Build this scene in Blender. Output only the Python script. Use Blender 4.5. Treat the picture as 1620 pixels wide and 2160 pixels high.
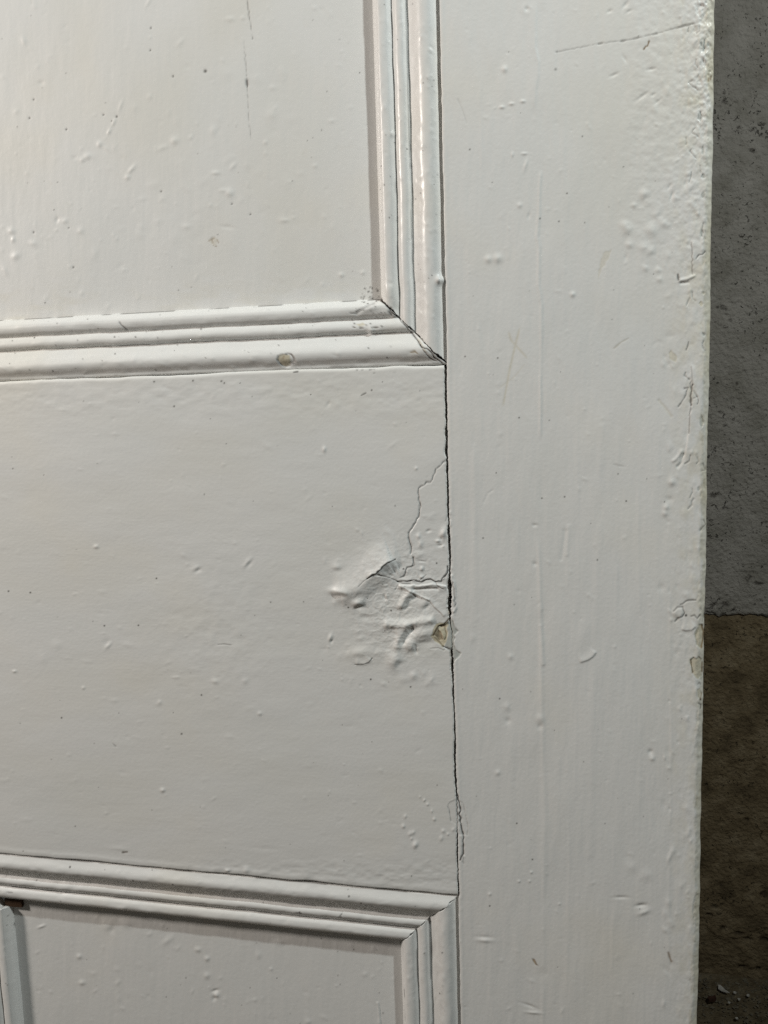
import bpy, math
import numpy as np
from mathutils import Matrix, Vector

for o in list(bpy.data.objects):
    bpy.data.objects.remove(o)
SC = bpy.context.scene
COL = SC.collection

# ------------------------------------------------------------------ camera
FLOOR = -0.893                      # floor height relative to the lens
PW, PH, FPX = 1620.0, 2160.0, 1850.0
YAW, PITCH, ROLL, DIST = 0.2197, -0.12999, 0.03089, 0.40745
ZC = -FLOOR                         # lens height above the floor


def rotm(y, p, r):
    cy, sy, cp, sp, cr, sr = np.cos(y), np.sin(y), np.cos(p), np.sin(p), np.cos(r), np.sin(r)
    return (np.array([[cy, -sy, 0], [sy, cy, 0], [0, 0, 1]])
            @ np.array([[1, 0, 0], [0, cp, -sp], [0, sp, cp]])
            @ np.array([[cr, 0, sr], [0, 1, 0], [-sr, 0, cr]]))


RM = rotm(YAW, PITCH, ROLL)
cam = bpy.data.cameras.new('camera')
cam.lens = FPX / PH * 36.0
cam.sensor_width = 36.0
cam.clip_start = 0.01
cam.clip_end = 100
camo = bpy.data.objects.new('camera', cam)
COL.objects.link(camo)
right, fwd, up = RM[:, 0], RM[:, 1], RM[:, 2]
camo.matrix_world = Matrix(((right[0], up[0], -fwd[0], 0), (right[1], up[1], -fwd[1], -DIST),
                            (right[2], up[2], -fwd[2], ZC), (0, 0, 0, 1)))
SC.camera = camo

# ------------------------------------------------------------------ light
world = bpy.data.worlds.new('World')
SC.world = world
world.use_nodes = True
bg = world.node_tree.nodes['Background']
bg.inputs[0].default_value = (1.0, 0.985, 0.95, 1)
bg.inputs[1].default_value = 0.055


def area(name, loc, target, size, power, colour):
    l = bpy.data.lights.new(name, 'AREA')
    l.shape = 'DISK'
    l.size = size
    l.energy = power
    l.color = colour
    o = bpy.data.objects.new(name, l)
    o.location = loc
    d = Vector(target) - Vector(loc)
    o.rotation_euler = d.to_track_quat('-Z', 'Y').to_euler()
    COL.objects.link(o)
    return o


area('room_lamp_warm', (-1.24, -0.50, ZC + 0.44), (-0.15, 0, ZC + 0.30), 0.17, 13.5, (1.0, 0.915, 0.84))
area('room_lamp_cool', (0.52, -0.44, ZC + 0.82), (-0.05, 0, ZC + 0.45), 0.045, 9.6, (0.935, 1.0, 0.985))
SC.view_settings.view_transform = 'Standard'
SC.view_settings.look = 'None'
SC.view_settings.exposure = 0.0
SC.view_settings.gamma = 1.0
SC.view_settings.use_curve_mapping = False
SC.cycles.use_denoising = False
SC.cycles.max_bounces = 6


# ------------------------------------------------------------------ measuring
def at(px, py, y=0.0):
    """photo measurement -> point on the plane at distance y behind the door face"""
    v = np.array([(px - PW / 2) / FPX, 1.0, -(py - PH / 2) / FPX]) @ RM.T
    t = (DIST + y) / v[1]
    return v[0] * t, v[2] * t + ZC


def topx(X, Z, Y=0.0):
    """where a point of the door lies in the measuring sheet of marks"""
    a = np.stack([X, np.broadcast_to(Y, np.shape(X)) + DIST, Z - ZC], -1) @ RM
    return a[..., 0] / a[..., 1] * FPX + PW / 2, -a[..., 2] / a[..., 1] * FPX + PH / 2


# ------------------------------------------------------------------ noise
_T = np.random.RandomState(5).rand(64, 257, 257).astype(np.float32)


def vn(x, y, seed=0):
    t = _T[seed % 64]
    xi = np.floor(x).astype(np.int64)
    yi = np.floor(y).astype(np.int64)
    fx = (x - xi)
    fy = (y - yi)
    fx = fx * fx * fx * (fx * (fx * 6 - 15) + 10)
    fy = fy * fy * fy * (fy * (fy * 6 - 15) + 10)
    x0, x1, y0, y1 = xi % 256, (xi + 1) % 256, yi % 256, (yi + 1) % 256
    a = t[y0, x0] * (1 - fx) + t[y0, x1] * fx
    b = t[y1, x0] * (1 - fx) + t[y1, x1] * fx
    return (a * (1 - fy) + b * fy) * 2 - 1


def fbm(x, y, seed=0, octaves=3, gain=0.5):
    s = 0
    a = 1.0
    for i in range(octaves):
        s = s + a * vn(x * 2 ** i + 17.3 * i, y * 2 ** i + 9.1 * i, seed + i)
        a *= gain
    return s


def sstep(a, b, x):
    t = np.clip((x - a) / (b - a), 0, 1)
    return t * t * (3 - 2 * t)


# ------------------------------------------------------------------ relief sheet
class Sheet:
    """heights (mm, + = towards the room) and wear masks sampled at marks px, py"""

    def __init__(s, px, py):
        s.px, s.py = px, py
        s.h = np.zeros(px.shape)
        s.dirt = np.zeros(px.shape)      # grime lodged in cracks, specks
        s.bare = np.zeros(px.shape)      # older paint laid bare
        s.wood = np.zeros(px.shape)      # bare wood
        s.coat = np.zeros(px.shape)      # grey undercoat laid bare
        s.aged = np.zeros(px.shape)      # yellowed, handled paint

    def win(s, x0, x1, y0, y1):
        return np.nonzero((s.px > x0) & (s.px < x1) & (s.py > y0) & (s.py < y1))

    def bump(s, x, y, rx, ry=None, h=0.2, ang=0, k=1.0):
        ry = ry or rx
        R = max(rx, ry) * 3
        w = s.win(x - R, x + R, y - R, y + R)
        if not len(w[0]):
            return
        c, n = math.cos(math.radians(ang)), math.sin(math.radians(ang))
        dx, dy = s.px[w] - x, s.py[w] - y
        u, v = (dx * c + dy * n) / rx, (-dx * n + dy * c) / ry
        s.h[w] += h * np.exp(-(u * u + v * v) ** k)

    def crater(s, x, y, r, h=0.2):
        s.bump(x, y, r, r, h * 0.8)
        s.bump(x + r * 0.15, y - r * 0.1, r * 0.6, r * 0.6, -h * 1.5)

    def dist(s, w, pts):
        P = np.array(pts, float)
        x, y = s.px[w], s.py[w]
        best = np.full(x.shape, 1e9)
        side = np.zeros(x.shape)
        tt = np.zeros(x.shape)
        seg = np.hypot(*(P[1:] - P[:-1]).T)
        L = seg.sum()
        acc = 0
        for a, b, l in zip(P[:-1], P[1:], seg):
            d = b - a
            t = np.clip(((x - a[0]) * d[0] + (y - a[1]) * d[1]) / (l * l + 1e-9), 0, 1)
            dx, dy = x - a[0] - t * d[0], y - a[1] - t * d[1]
            q = np.hypot(dx, dy)
            m = q < best
            best = np.where(m, q, best)
            side = np.where(m, np.sign(d[0] * dy - d[1] * dx), side)
            tt = np.where(m, (acc + t * l) / L, tt)
            acc += l
        return best, side, tt

    def line(s, pts, w, h, dirt=0, bare=0, wood=0, fade=0.0, jit=0.0, seed=1, dash=0.0):
        P = np.array(pts, float)
        if jit:
            P = jag(P, jit, seed)
        m = max(w * 3, 4)
        W = s.win(P[:, 0].min() - m, P[:, 0].max() + m, P[:, 1].min() - m, P[:, 1].max() + m)
        if not len(W[0]):
            return
        d, _, t = s.dist(W, P)
        if dirt or wood:
            Ln = np.hypot(*(P[1:] - P[:-1]).T).sum()
            we = w * (0.95 + 0.5 * vn(t * Ln / 7.0, t * 0 + seed * 1.7 + P[0, 0], 29))
        else:
            we = w * (1.0 + 0.22 * vn(t * 5.0, t * 0 + P[0, 1], 30))
        g = np.exp(-(d / we) ** 2)
        if fade:
            g *= sstep(0, fade, t) * sstep(0, fade, 1 - t)
        if dash:
            L = np.hypot(*(P[1:] - P[:-1]).T).sum()
            g *= sstep(-0.25, 0.25, vn(t * L / dash, t * 0 + seed * 3.7, seed) + 0.1)
        s.h[W] += h * g
        if dirt:
            s.dirt[W] = np.maximum(s.dirt[W], dirt * g)
        if bare:
            s.bare[W] = np.maximum(s.bare[W], bare * g)
        if wood:
            s.wood[W] = np.maximum(s.wood[W], wood * g)

    def lip(s, pts, wl, wr, h, fade=0.15, el=1.6, er=1.6):
        """raised edge: decays over wl on the left of the path, over wr on the right"""
        P = np.array(pts, float)
        m = max(wl, wr) * 3
        W = s.win(P[:, 0].min() - m, P[:, 0].max() + m, P[:, 1].min() - m, P[:, 1].max() + m)
        if not len(W[0]):
            return
        d, sd, t = s.dist(W, P)
        wd = np.where(sd < 0, wl, wr)
        s.h[W] += h * np.exp(-(d / wd) ** np.where(sd < 0, el, er)) * sstep(0, fade, t + 0.02) * sstep(0, fade, 1 - t + 0.02)

    def poly(s, pts, h=0, soft=1.0, bare=0, wood=0, dirt=0, jit=0, seed=1, coat=0):
        P = np.array(list(pts) + [pts[0]], float)
        if jit:
            P = jag(P, jit, seed)
        W = s.win(P[:, 0].min() - 6, P[:, 0].max() + 6, P[:, 1].min() - 6, P[:, 1].max() + 6)
        if not len(W[0]):
            return
        x, y = s.px[W], s.py[W]
        ins = np.zeros(x.shape, bool)
        for a, b in zip(P[:-1], P[1:]):
            c = (a[1] > y) != (b[1] > y)
            ins ^= c & (x < (b[0] - a[0]) * (y - a[1]) / (b[1] - a[1] + 1e-12) + a[0])
        d, _, _ = s.dist(W, P)
        g = sstep(-soft, soft, np.where(ins, d, -d))
        s.h[W] += h * g
        for nm, v in (('bare', bare), ('wood', wood), ('dirt', dirt), ('coat', coat)):
            if v:
                A = getattr(s, nm)
                A[W] = np.maximum(A[W], v * g)

    def speck(s, x, y, r=1.6, d=0.9):
        W = s.win(x - 8, x + 8, y - 8, y + 8)
        if len(W[0]):
            g = np.exp(-(((s.px[W] - x) ** 2 + (s.py[W] - y) ** 2) / (r * r)) ** 1.5)
            s.dirt[W] = np.maximum(s.dirt[W], d * g)

    def scatter(s, box, n, rr, hh, seed, stretch=1.6, vert=None):
        R = np.random.RandomState(seed)
        for i in range(n):
            x, y = R.uniform(box[0], box[1]), R.uniform(box[2], box[3])
            r = R.uniform(*rr)
            h = R.uniform(*hh) * (1 if R.rand() < 0.72 else -0.8)
            a = R.uniform(0, 180) if vert is None else vert + R.normal(0, 18)
            s.bump(x, y, r * R.uniform(1, stretch), r, h, a)

    def specks(s, box, n, seed, rr=(0.8, 1.6)):
        R = np.random.RandomState(seed)
        for i in range(n):
            s.speck(R.uniform(box[0], box[1]), R.uniform(box[2], box[3]), R.uniform(*rr), R.uniform(0.4, 0.95))


def jag(P, amp, seed):
    R = np.random.RandomState(seed)
    out = [P[0]]
    for a, b in zip(P[:-1], P[1:]):
        l = np.hypot(*(b - a))
        n = max(1, int(l / 6))
        nx = np.array([-(b - a)[1], (b - a)[0]]) / (l + 1e-9)
        for i in range(1, n + 1):
            p = a + (b - a) * i / n
            out.append(p + (nx * R.normal(0, amp) if i < n else 0))
    return np.array(out)


# ------------------------------------------------------------------ materials
def paint_material(name, grain):
    m = bpy.data.materials.new(name)
    m.use_nodes = True
    N, L = m.node_tree.nodes, m.node_tree.links
    b = N['Principled BSDF']
    tc = N.new('ShaderNodeTexCoord')

    def noise(scale, detail, rough, vec=None, dist=0.0):
        n = N.new('ShaderNodeTexNoise')
        n.inputs['Scale'].default_value = scale
        n.inputs['Detail'].default_value = detail
        n.inputs['Roughness'].default_value = rough
        n.inputs['Distortion'].default_value = dist
        L.new(vec or tc.outputs['Object'], n.inputs['Vector'])
        return n.outputs['Fac']

    def ramp(fac, stops):
        r = N.new('ShaderNodeValToRGB')
        e = r.color_ramp.elements
        e[0].position, e[0].color = stops[0][0], (*stops[0][1], 1)
        e[1].position, e[1].color = stops[-1][0], (*stops[-1][1], 1)
        for p, c in stops[1:-1]:
            q = e.new(p)
            q.color = (*c, 1)
        L.new(fac, r.inputs[0])
        return r.outputs[0]

    def mix(f, a, c):
        x = N.new('ShaderNodeMix')
        x.data_type = 'RGBA'
        for s_, v in ((0, f), (6, a), (7, c)):
            if hasattr(v, 'is_linked'):
                L.new(v, x.inputs[s_])
            else:
                x.inputs[s_].default_value = v if isinstance(v, float) else (*v, 1)
        return x.outputs[2]

    def attr(nm):
        a = N.new('ShaderNodeAttribute')
        a.attribute_name = nm
        return a.outputs['Fac']

    mp = N.new('ShaderNodeMapping')
    mp.inputs['Scale'].default_value = (1, 1, 0.06) if grain == 'V' else (0.06, 1, 1)
    L.new(tc.outputs['Object'], mp.inputs[0])
    brush = noise(900, 3, 0.55, mp.outputs[0])
    blotch = noise(14, 3, 0.5)
    col = ramp(blotch, [(0.3, (0.735, 0.742, 0.725)), (0.55, (0.752, 0.752, 0.732)), (0.75, (0.762, 0.748, 0.700))])
    fine = noise(160, 4, 0.6)
    col = mix(ramp(fine, [(0.62, (0, 0, 0)), (0.85, (0.35, 0.35, 0.35))]), col, (0.66, 0.645, 0.60))
    barec = ramp(noise(700, 3, 0.6), [(0.35, (0.52, 0.47, 0.34)), (0.7, (0.68, 0.63, 0.49))])
    col = mix(attr('aged'), col, (0.66, 0.62, 0.50))
    col = mix(attr('coat'), col, (0.47, 0.49, 0.46))
    col = mix(attr('bare'), col, barec)
    woodc = ramp(noise(900, 4, 0.6, mp.outputs[0]), [(0.35, (0.13, 0.075, 0.03)), (0.7, (0.36, 0.25, 0.13))])
    col = mix(attr('wood'), col, woodc)
    col = mix(attr('dirt'), col, (0.035, 0.027, 0.02))
    L.new(col, b.inputs['Base Color'])
    r1 = N.new('ShaderNodeMapRange')
    r1.inputs['To Min'].default_value = 0.36
    r1.inputs['To Max'].default_value = 0.50
    L.new(fine, r1.inputs[0])
    radd = N.new('ShaderNodeMath')
    radd.operation = 'MULTIPLY_ADD'
    L.new(attr('bare'), radd.inputs[0])
    radd.inputs[1].default_value = 0.3
    L.new(r1.outputs[0], radd.inputs[2])
    L.new(radd.outputs[0], b.inputs['Roughness'])
    b.inputs['Specular IOR Level'].default_value = 0.34
    b.inputs['Coat Weight'].default_value = 0.16
    b.inputs['Coat Roughness'].default_value = 0.20
    # fine relief: brush marks, orange peel, grit
    peel = noise(330, 3, 0.55)
    grit = noise(1700, 2, 0.5)
    a1 = N.new('ShaderNodeMath')
    a1.operation = 'MULTIPLY_ADD'
    L.new(brush, a1.inputs[0])
    a1.inputs[1].default_value = 0.08
    a2 = N.new('ShaderNodeMath')
    a2.operation = 'MULTIPLY_ADD'
    L.new(peel, a2.inputs[0])
    a2.inputs[1].default_value = 0.15
    a3 = N.new('ShaderNodeMath')
    a3.operation = 'MULTIPLY'
    L.new(grit, a3.inputs[0])
    a3.inputs[1].default_value = 0.10
    L.new(a3.outputs[0], a2.inputs[2])
    L.new(a2.outputs[0], a1.inputs[2])
    bp = N.new('ShaderNodeBump')
    bp.inputs['Strength'].default_value = 1.0
    bp.inputs['Distance'].default_value = 0.00022
    L.new(a1.outputs[0], bp.inputs['Height'])
    L.new(bp.outputs[0], b.inputs['Normal'])
    return m


def simple_material(name, stops, scale, rough=0.85, bump=0.001, bscale=None, stretch=None, pits=None):
    m = bpy.data.materials.new(name)
    m.use_nodes = True
    N, L = m.node_tree.nodes, m.node_tree.links
    b = N['Principled BSDF']
    tc = N.new('ShaderNodeTexCoord')
    vec = tc.outputs['Object']
    if stretch:
        mp = N.new('ShaderNodeMapping')
        mp.inputs['Scale'].default_value = stretch
        L.new(vec, mp.inputs[0])
        vec = mp.outputs[0]
    n = N.new('ShaderNodeTexNoise')
    n.inputs['Scale'].default_value = scale
    n.inputs['Detail'].default_value = 6
    n.inputs['Roughness'].default_value = 0.62
    L.new(vec, n.inputs['Vector'])
    r = N.new('ShaderNodeValToRGB')
    e = r.color_ramp.elements
    e[0].position, e[0].color = stops[0][0], (*stops[0][1], 1)
    e[1].position, e[1].color = stops[-1][0], (*stops[-1][1], 1)
    for p, c in stops[1:-1]:
        e.new(p).color = (*c, 1)
    L.new(n.outputs['Fac'], r.inputs[0])
    a = N.new('ShaderNodeAttribute')
    a.attribute_name = 'dirt'
    x = N.new('ShaderNodeMix')
    x.data_type = 'RGBA'
    L.new(a.outputs['Fac'], x.inputs[0])
    L.new(r.outputs[0], x.inputs[6])
    x.inputs[7].default_value = (0.016, 0.010, 0.006, 1)
    L.new(x.outputs[2], b.inputs['Base Color'])
    b.inputs['Roughness'].default_value = rough
    b.inputs['Specular IOR Level'].default_value = 0.25
    pitfac = None
    if pits:
        pn = N.new('ShaderNodeTexNoise')
        pn.inputs['Scale'].default_value = pits[0]
        pn.inputs['Detail'].default_value = 3
        pn.inputs['Distortion'].default_value = 0.6
        L.new(tc.outputs['Object'], pn.inputs['Vector'])
        cn = N.new('ShaderNodeTexNoise')
        cn.inputs['Scale'].default_value = 16
        cn.inputs['Detail'].default_value = 2
        L.new(tc.outputs['Object'], cn.inputs['Vector'])
        ma = N.new('ShaderNodeMath')
        ma.operation = 'MULTIPLY_ADD'
        L.new(cn.outputs['Fac'], ma.inputs[0])
        ma.inputs[1].default_value = 0.35
        ma.inputs[2].default_value = -0.175
        sm = N.new('ShaderNodeMath')
        sm.operation = 'ADD'
        L.new(pn.outputs['Fac'], sm.inputs[0])
        L.new(ma.outputs[0], sm.inputs[1])
        pr = N.new('ShaderNodeMapRange')
        pr.interpolation_type = 'SMOOTHSTEP'
        pr.inputs['From Min'].default_value = pits[1]
        pr.inputs['From Max'].default_value = pits[1] + 0.07
        L.new(sm.outputs[0], pr.inputs[0])
        pitfac = pr.outputs[0]
    n2 = N.new('ShaderNodeTexNoise')
    n2.inputs['Scale'].default_value = bscale or scale * 6
    n2.inputs['Detail'].default_value = 5
    L.new(tc.outputs['Object'], n2.inputs['Vector'])
    bp = N.new('ShaderNodeBump')
    bp.inputs['Distance'].default_value = bump
    hgt = n2.outputs['Fac']
    if pitfac:
        hm = N.new('ShaderNodeMath')
        hm.operation = 'MULTIPLY_ADD'
        L.new(pitfac, hm.inputs[0])
        hm.inputs[1].default_value = -1.1
        L.new(hgt, hm.inputs[2])
        hgt = hm.outputs[0]
        x2 = N.new('ShaderNodeMix')
        x2.data_type = 'RGBA'
        pm = N.new('ShaderNodeMath')
        pm.operation = 'MULTIPLY'
        L.new(pitfac, pm.inputs[0])
        pm.inputs[1].default_value = 0.45
        L.new(pm.outputs[0], x2.inputs[0])
        L.new(x.outputs[2], x2.inputs[6])
        x2.inputs[7].default_value = (0.035, 0.026, 0.015, 1)
        L.new(x2.outputs[2], b.inputs['Base Color'])
    L.new(hgt, bp.inputs['Height'])
    L.new(bp.outputs[0], b.inputs['Normal'])
    return m


PAINT_V = paint_material('white_gloss_paint_upright_strokes', 'V')
PAINT_H = paint_material('white_gloss_paint_level_strokes', 'H')
WOOD = simple_material('old_brown_wood', [(0.3, (0.030, 0.015, 0.008)), (0.7, (0.085, 0.048, 0.024))], 40,
                       stretch=(1, 1, 0.1))
PLASTER_UP = simple_material('grey_painted_plaster', [(0.25, (0.205, 0.19, 0.157)), (0.5, (0.29, 0.27, 0.237)),
                                                      (0.75, (0.355, 0.33, 0.295))], 26, bump=0.0035, bscale=200, pits=(210, 0.66))
PLASTER_LOW = simple_material('brown_bare_plaster', [(0.25, (0.075, 0.054, 0.029)), (0.5, (0.17, 0.128, 0.073)),
                                                     (0.78, (0.28, 0.225, 0.145))], 34, bump=0.004, bscale=190, pits=(170, 0.66))
EARTH = simple_material('dusty_floor', [(0.25, (0.06, 0.044, 0.024)), (0.5, (0.125, 0.098, 0.058)),
                                        (0.75, (0.20, 0.165, 0.11))], 70, bump=0.003, bscale=350)
CRUMB = simple_material('plaster_crumbs', [(0.3, (0.06, 0.048, 0.03)), (0.7, (0.17, 0.15, 0.11))], 60)
BRICKRED = simple_material('brick_red', [(0.3, (0.035, 0.016, 0.010)), (0.7, (0.06, 0.026, 0.017))], 200)
CHIP = simple_material('pale_paint_chip', [(0.3, (0.36, 0.34, 0.30)), (0.7, (0.52, 0.50, 0.46))], 150)


# ------------------------------------------------------------------ mesh building
def link(name, me, mat, parent=None):
    o = bpy.data.objects.new(name, me)
    me.materials.append(mat)
    COL.objects.link(o)
    if parent:
        o.parent = parent
    return o


def grid_mesh(name, X, Y, Z, base=(0, 0, 0), attrs=None, flip=False):
    r, c = X.shape
    me = bpy.data.meshes.new(name)
    V = np.stack([X - base[0], Y - base[1], Z - base[2]], -1).reshape(-1, 3).astype(np.float32)
    i = np.arange(r * c).reshape(r, c)
    q = np.stack([i[:-1, :-1], i[:-1, 1:], i[1:, 1:], i[1:, :-1]], -1).reshape(-1, 4)
    if flip:
        q = q[:, ::-1]
    me.vertices.add(len(V))
    me.vertices.foreach_set('co', V.ravel())
    me.loops.add(q.size)
    me.loops.foreach_set('vertex_index', np.ascontiguousarray(q, dtype=np.int32).ravel())
    me.polygons.add(len(q))
    me.polygons.foreach_set('loop_start', np.arange(0, q.size, 4, dtype=np.int32))
    me.update(calc_edges=True)
    me.shade_smooth()
    for k, a in (attrs or {}).items():
        at_ = me.attributes.new(k, 'FLOAT', 'POINT')
        at_.data.foreach_set('value', np.ascontiguousarray(a, dtype=np.float32).ravel())
    return me


def pad(A, mode, val=None):
    """one more row/column on each named side"""
    for s in mode:
        w = {'l': ((0, 0), (1, 0)), 'r': ((0, 0), (0, 1)), 't': ((1, 0), (0, 0)), 'b': ((0, 1), (0, 0))}[s]
        A = np.pad(A, w, 'edge') if val is None else np.pad(A, w, constant_values=val)
    return A


BASE = (-0.391, 0.0, 0.008)
door = bpy.data.objects.new('panelled_door', None)
door.location = BASE
door.empty_display_size = 0.1
COL.objects.link(door)
door['label'] = 'old panelled door under cracked, chipped off-white gloss paint, standing before the wall'
door['category'] = 'door'
door['kind'] = 'thing'


def door_sheet(name, X, Z, base_h, sheet_fn, mat, sides='lrtb', depth=30.0, woodsides='', parent=None):
    px, py = topx(X, Z, -base_h / 1000.0)
    s = Sheet(px, py)
    sheet_fn(s, X, Z)
    H = s.h + base_h
    Xp, Zp, Hp = pad(X, sides), pad(Z, sides), pad(H, sides)
    at_ = {k: pad(getattr(s, k), sides) for k in ('dirt', 'bare', 'wood', 'coat', 'aged')}
    r0, r1 = ('t' in sides), ('b' in sides)
    c0, c1 = ('l' in sides), ('r' in sides)
    if r0:
        Hp[0, :] = -depth
    if r1:
        Hp[-1, :] = -depth
    if c0:
        Hp[:, 0] = -depth
    if c1:
        Hp[:, -1] = -depth
    if 'l' in woodsides:
        at_['wood'][:, 0] = 1
    if 'r' in woodsides:
        at_['wood'][:, -1] = 1
    me = grid_mesh(name, Xp, -Hp / 1000.0, Zp, BASE, at_, flip=True)
    return link(name, me, mat, parent or door)


def rows(segs):
    """[(start, stop, step), ...] -> strictly monotone samples"""
    out = []
    for a, b, st in segs:
        n = max(1, int(round(abs(b - a) / st)))
        out += list(np.linspace(a, b, n, endpoint=False))
    out.append(segs[-1][1])
    return np.array(out)


PXM = DIST / FPX                       # one mark unit on the door face, metres
XS0, XS1 = -0.0590, 0.0560             # right stile
ZR1, ZR0 = ZC + 0.0143, ZC - 0.2485    # lock rail top / bottom
MW = 0.0322                            # moulding width
PANEL = -8.5                           # panel face, mm
DOORTOP, DOORBOT = 1.98, 0.008
XC = BASE[0]
MUNT = 0.0775
XM1 = XC + MUNT / 2                    # right edge of muntin

# ------------------------------------------------------------------ wall and floor
WY = 0.90
xw0, zw0 = at(1500, 1296, WY)
LEDGE = zw0


def build_wall():
    X1 = rows([(-2.2, 0.05, 0.08), (0.05, 0.40, 0.0018), (0.40, 2.0, 0.06)])
    # lower coat
    Z1 = rows([(0.0, 0.02, 0.004), (0.02, LEDGE + 0.03, 0.0018)])
    X, Z = np.meshgrid(X1, Z1)
    px, py = topx(X, Z, WY)
    s = Sheet(px, py)
    s.h += 1.0 * fbm(X * 25, Z * 25, 3, 4) + 0.45 * fbm(X * 120, Z * 120, 9, 2)
    # scaled-off skim near the foot
    e = Z + 0.03 * fbm(X * 18, Z * 18, 21, 4, 0.6)
    zf = at(1540, 1958, WY)[1]
    skim = sstep(zf - 0.004, zf + 0.002, e) * (1 - sstep(zf + 0.055, zf + 0.085, e + 0.02 * fbm(X * 30, Z * 30, 12, 3)))
    s.h += 1.6 * skim
    s.h -= 3.0 * (1 - sstep(0.0, 0.045, e)) * 0.6
    R = np.random.RandomState(4)
    for i in range(230):
        s.bump(R.uniform(1480, 1640), R.uniform(1320, 2060), R.uniform(2, 6), R.uniform(1.5, 3), R.uniform(-1.6, 0.6),
               R.uniform(0, 180))
    for (x, y, a, b, an) in [(1519, 1866, 6, 3, -50), (1558, 1969, 9, 4, 10), (1578, 1981, 9, 3, 20), (1612, 1885, 8, 9, 0),
                             (1612, 1982, 10, 7, 0), (1494, 1928, 6, 2.5, 0), (1506, 1912, 5, 3, 0), (1483, 1991, 3, 3, 0),
                             (1502, 2043, 9, 2, 5), (1565, 2040, 10, 3, 0), (1600, 2044, 5, 3, 0), (1525, 1957, 5, 4, 0),
                             (1560, 1717, 5, 2, 20), (1575, 1730, 4, 3, 0), (1588, 1567, 3, 2, 0)]:
        s.bump(x, y, a, b, -4.0, an)
        s.line([(x - a * .7, y), (x + a * .7, y + 1)], b * 0.8, 0, dirt=0.75)
    me = grid_mesh('lower_coat', X, WY - s.h / 1000, Z, attrs={'dirt': s.dirt})
    wall = link('wall', me, PLASTER_LOW)
    wall['kind'] = 'structure'
    wall['label'] = 'grey over brown peeling plaster wall behind the door edge'
    wall['category'] = 'wall'
    # upper painted coat, standing proud, broken lower edge
    X1 = rows([(-2.2, 0.05, 0.08), (0.05, 0.40, 0.0016), (0.40, 2.0, 0.06)])
    edge = LEDGE + 0.0022 * fbm(X1 * 60, X1 * 0, 31, 4, 0.6)
    t = np.concatenate([np.linspace(0, 0.95, 640, endpoint=False), np.linspace(0.95, 2.0, 24)])
    X = np.repeat(X1[None, :], len(t), 0)
    fade = np.exp(-t / 0.03)[:, None]
    Z = LEDGE + t[:, None] + (edge - LEDGE)[None, :] * fade
    px, py = topx(X, Z, WY - .002)
    s = Sheet(px, py)
    s.h += 0.55 * fbm(X * 18, Z * 18, 5, 4) + 0.30 * fbm(X * 140, Z * 140, 19, 2)
    s.h -= 1.2 * np.exp(-(t[:, None] / 0.0018) ** 2)
    for i in range(900):
        r = R.uniform(0.9, 2.6) * (1.0 if R.rand() < .85 else 1.6)
        x, y = R.uniform(1485, 1660), R.uniform(-20, 1285)
        c = vn(np.array(x / 45.), np.array(y / 70.), 40)
        if c < -0.15 and R.rand() < .8:
            continue
        s.bump(x, y, r * R.uniform(1, 2.0), r, -R.uniform(.6, 1.8), R.uniform(0, 180))
    for (x, y, r) in [(1528, 215, 4), (1526, 195, 3), (1540, 222, 2.5), (1557, 271, 3.5), (1585, 276, 4), (1608, 266, 5), (1586, 318, 4),
                      (1587, 315, 4), (1516, 650, 4), (1527, 649, 4.5), (1540, 675, 4), (1506, 1043, 7), (1555, 810, 3),
                      (1517, 868, 3), (1528, 897, 3), (1578, 1219, 5), (1600, 1231, 6), (1505, 1275, 6), (1535, 1276, 6), (1545, 1288, 5)]:
        for q in range(3):
            dx, dy = R.normal(0, r * .6, 2)
            s.bump(x + dx, y + dy, r * R.uniform(.6, 1.2), r * R.uniform(.3, .6), -1.6, R.uniform(0, 180))
            s.line([(x + dx - r * .6, y + dy), (x + dx + r * .5, y + dy + R.normal(0, r * .5))], r * .4, 0, dirt=.75)
    for pts in [[(1490, 1290), (1503, 1291), (1510, 1297)], [(1522, 1297), (1530, 1301)], [(1538, 1300), (1568, 1302)],
                [(1580, 1297), (1600, 1298), (1625, 1300)]]:
        s.line(pts, 3.0, -1.2, dirt=.85, jit=.8)
    Xp, Zp, Hp = pad(X, 't'), pad(Z, 't'), pad(s.h, 't') + 2.6
    Hp[0, :] = -1.0
    me = grid_mesh('grey_coat', Xp, WY - Hp / 1000, Zp, attrs={'dirt': pad(s.dirt, 't')})
    link('grey_coat', me, PLASTER_UP, wall)
    return wall


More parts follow.
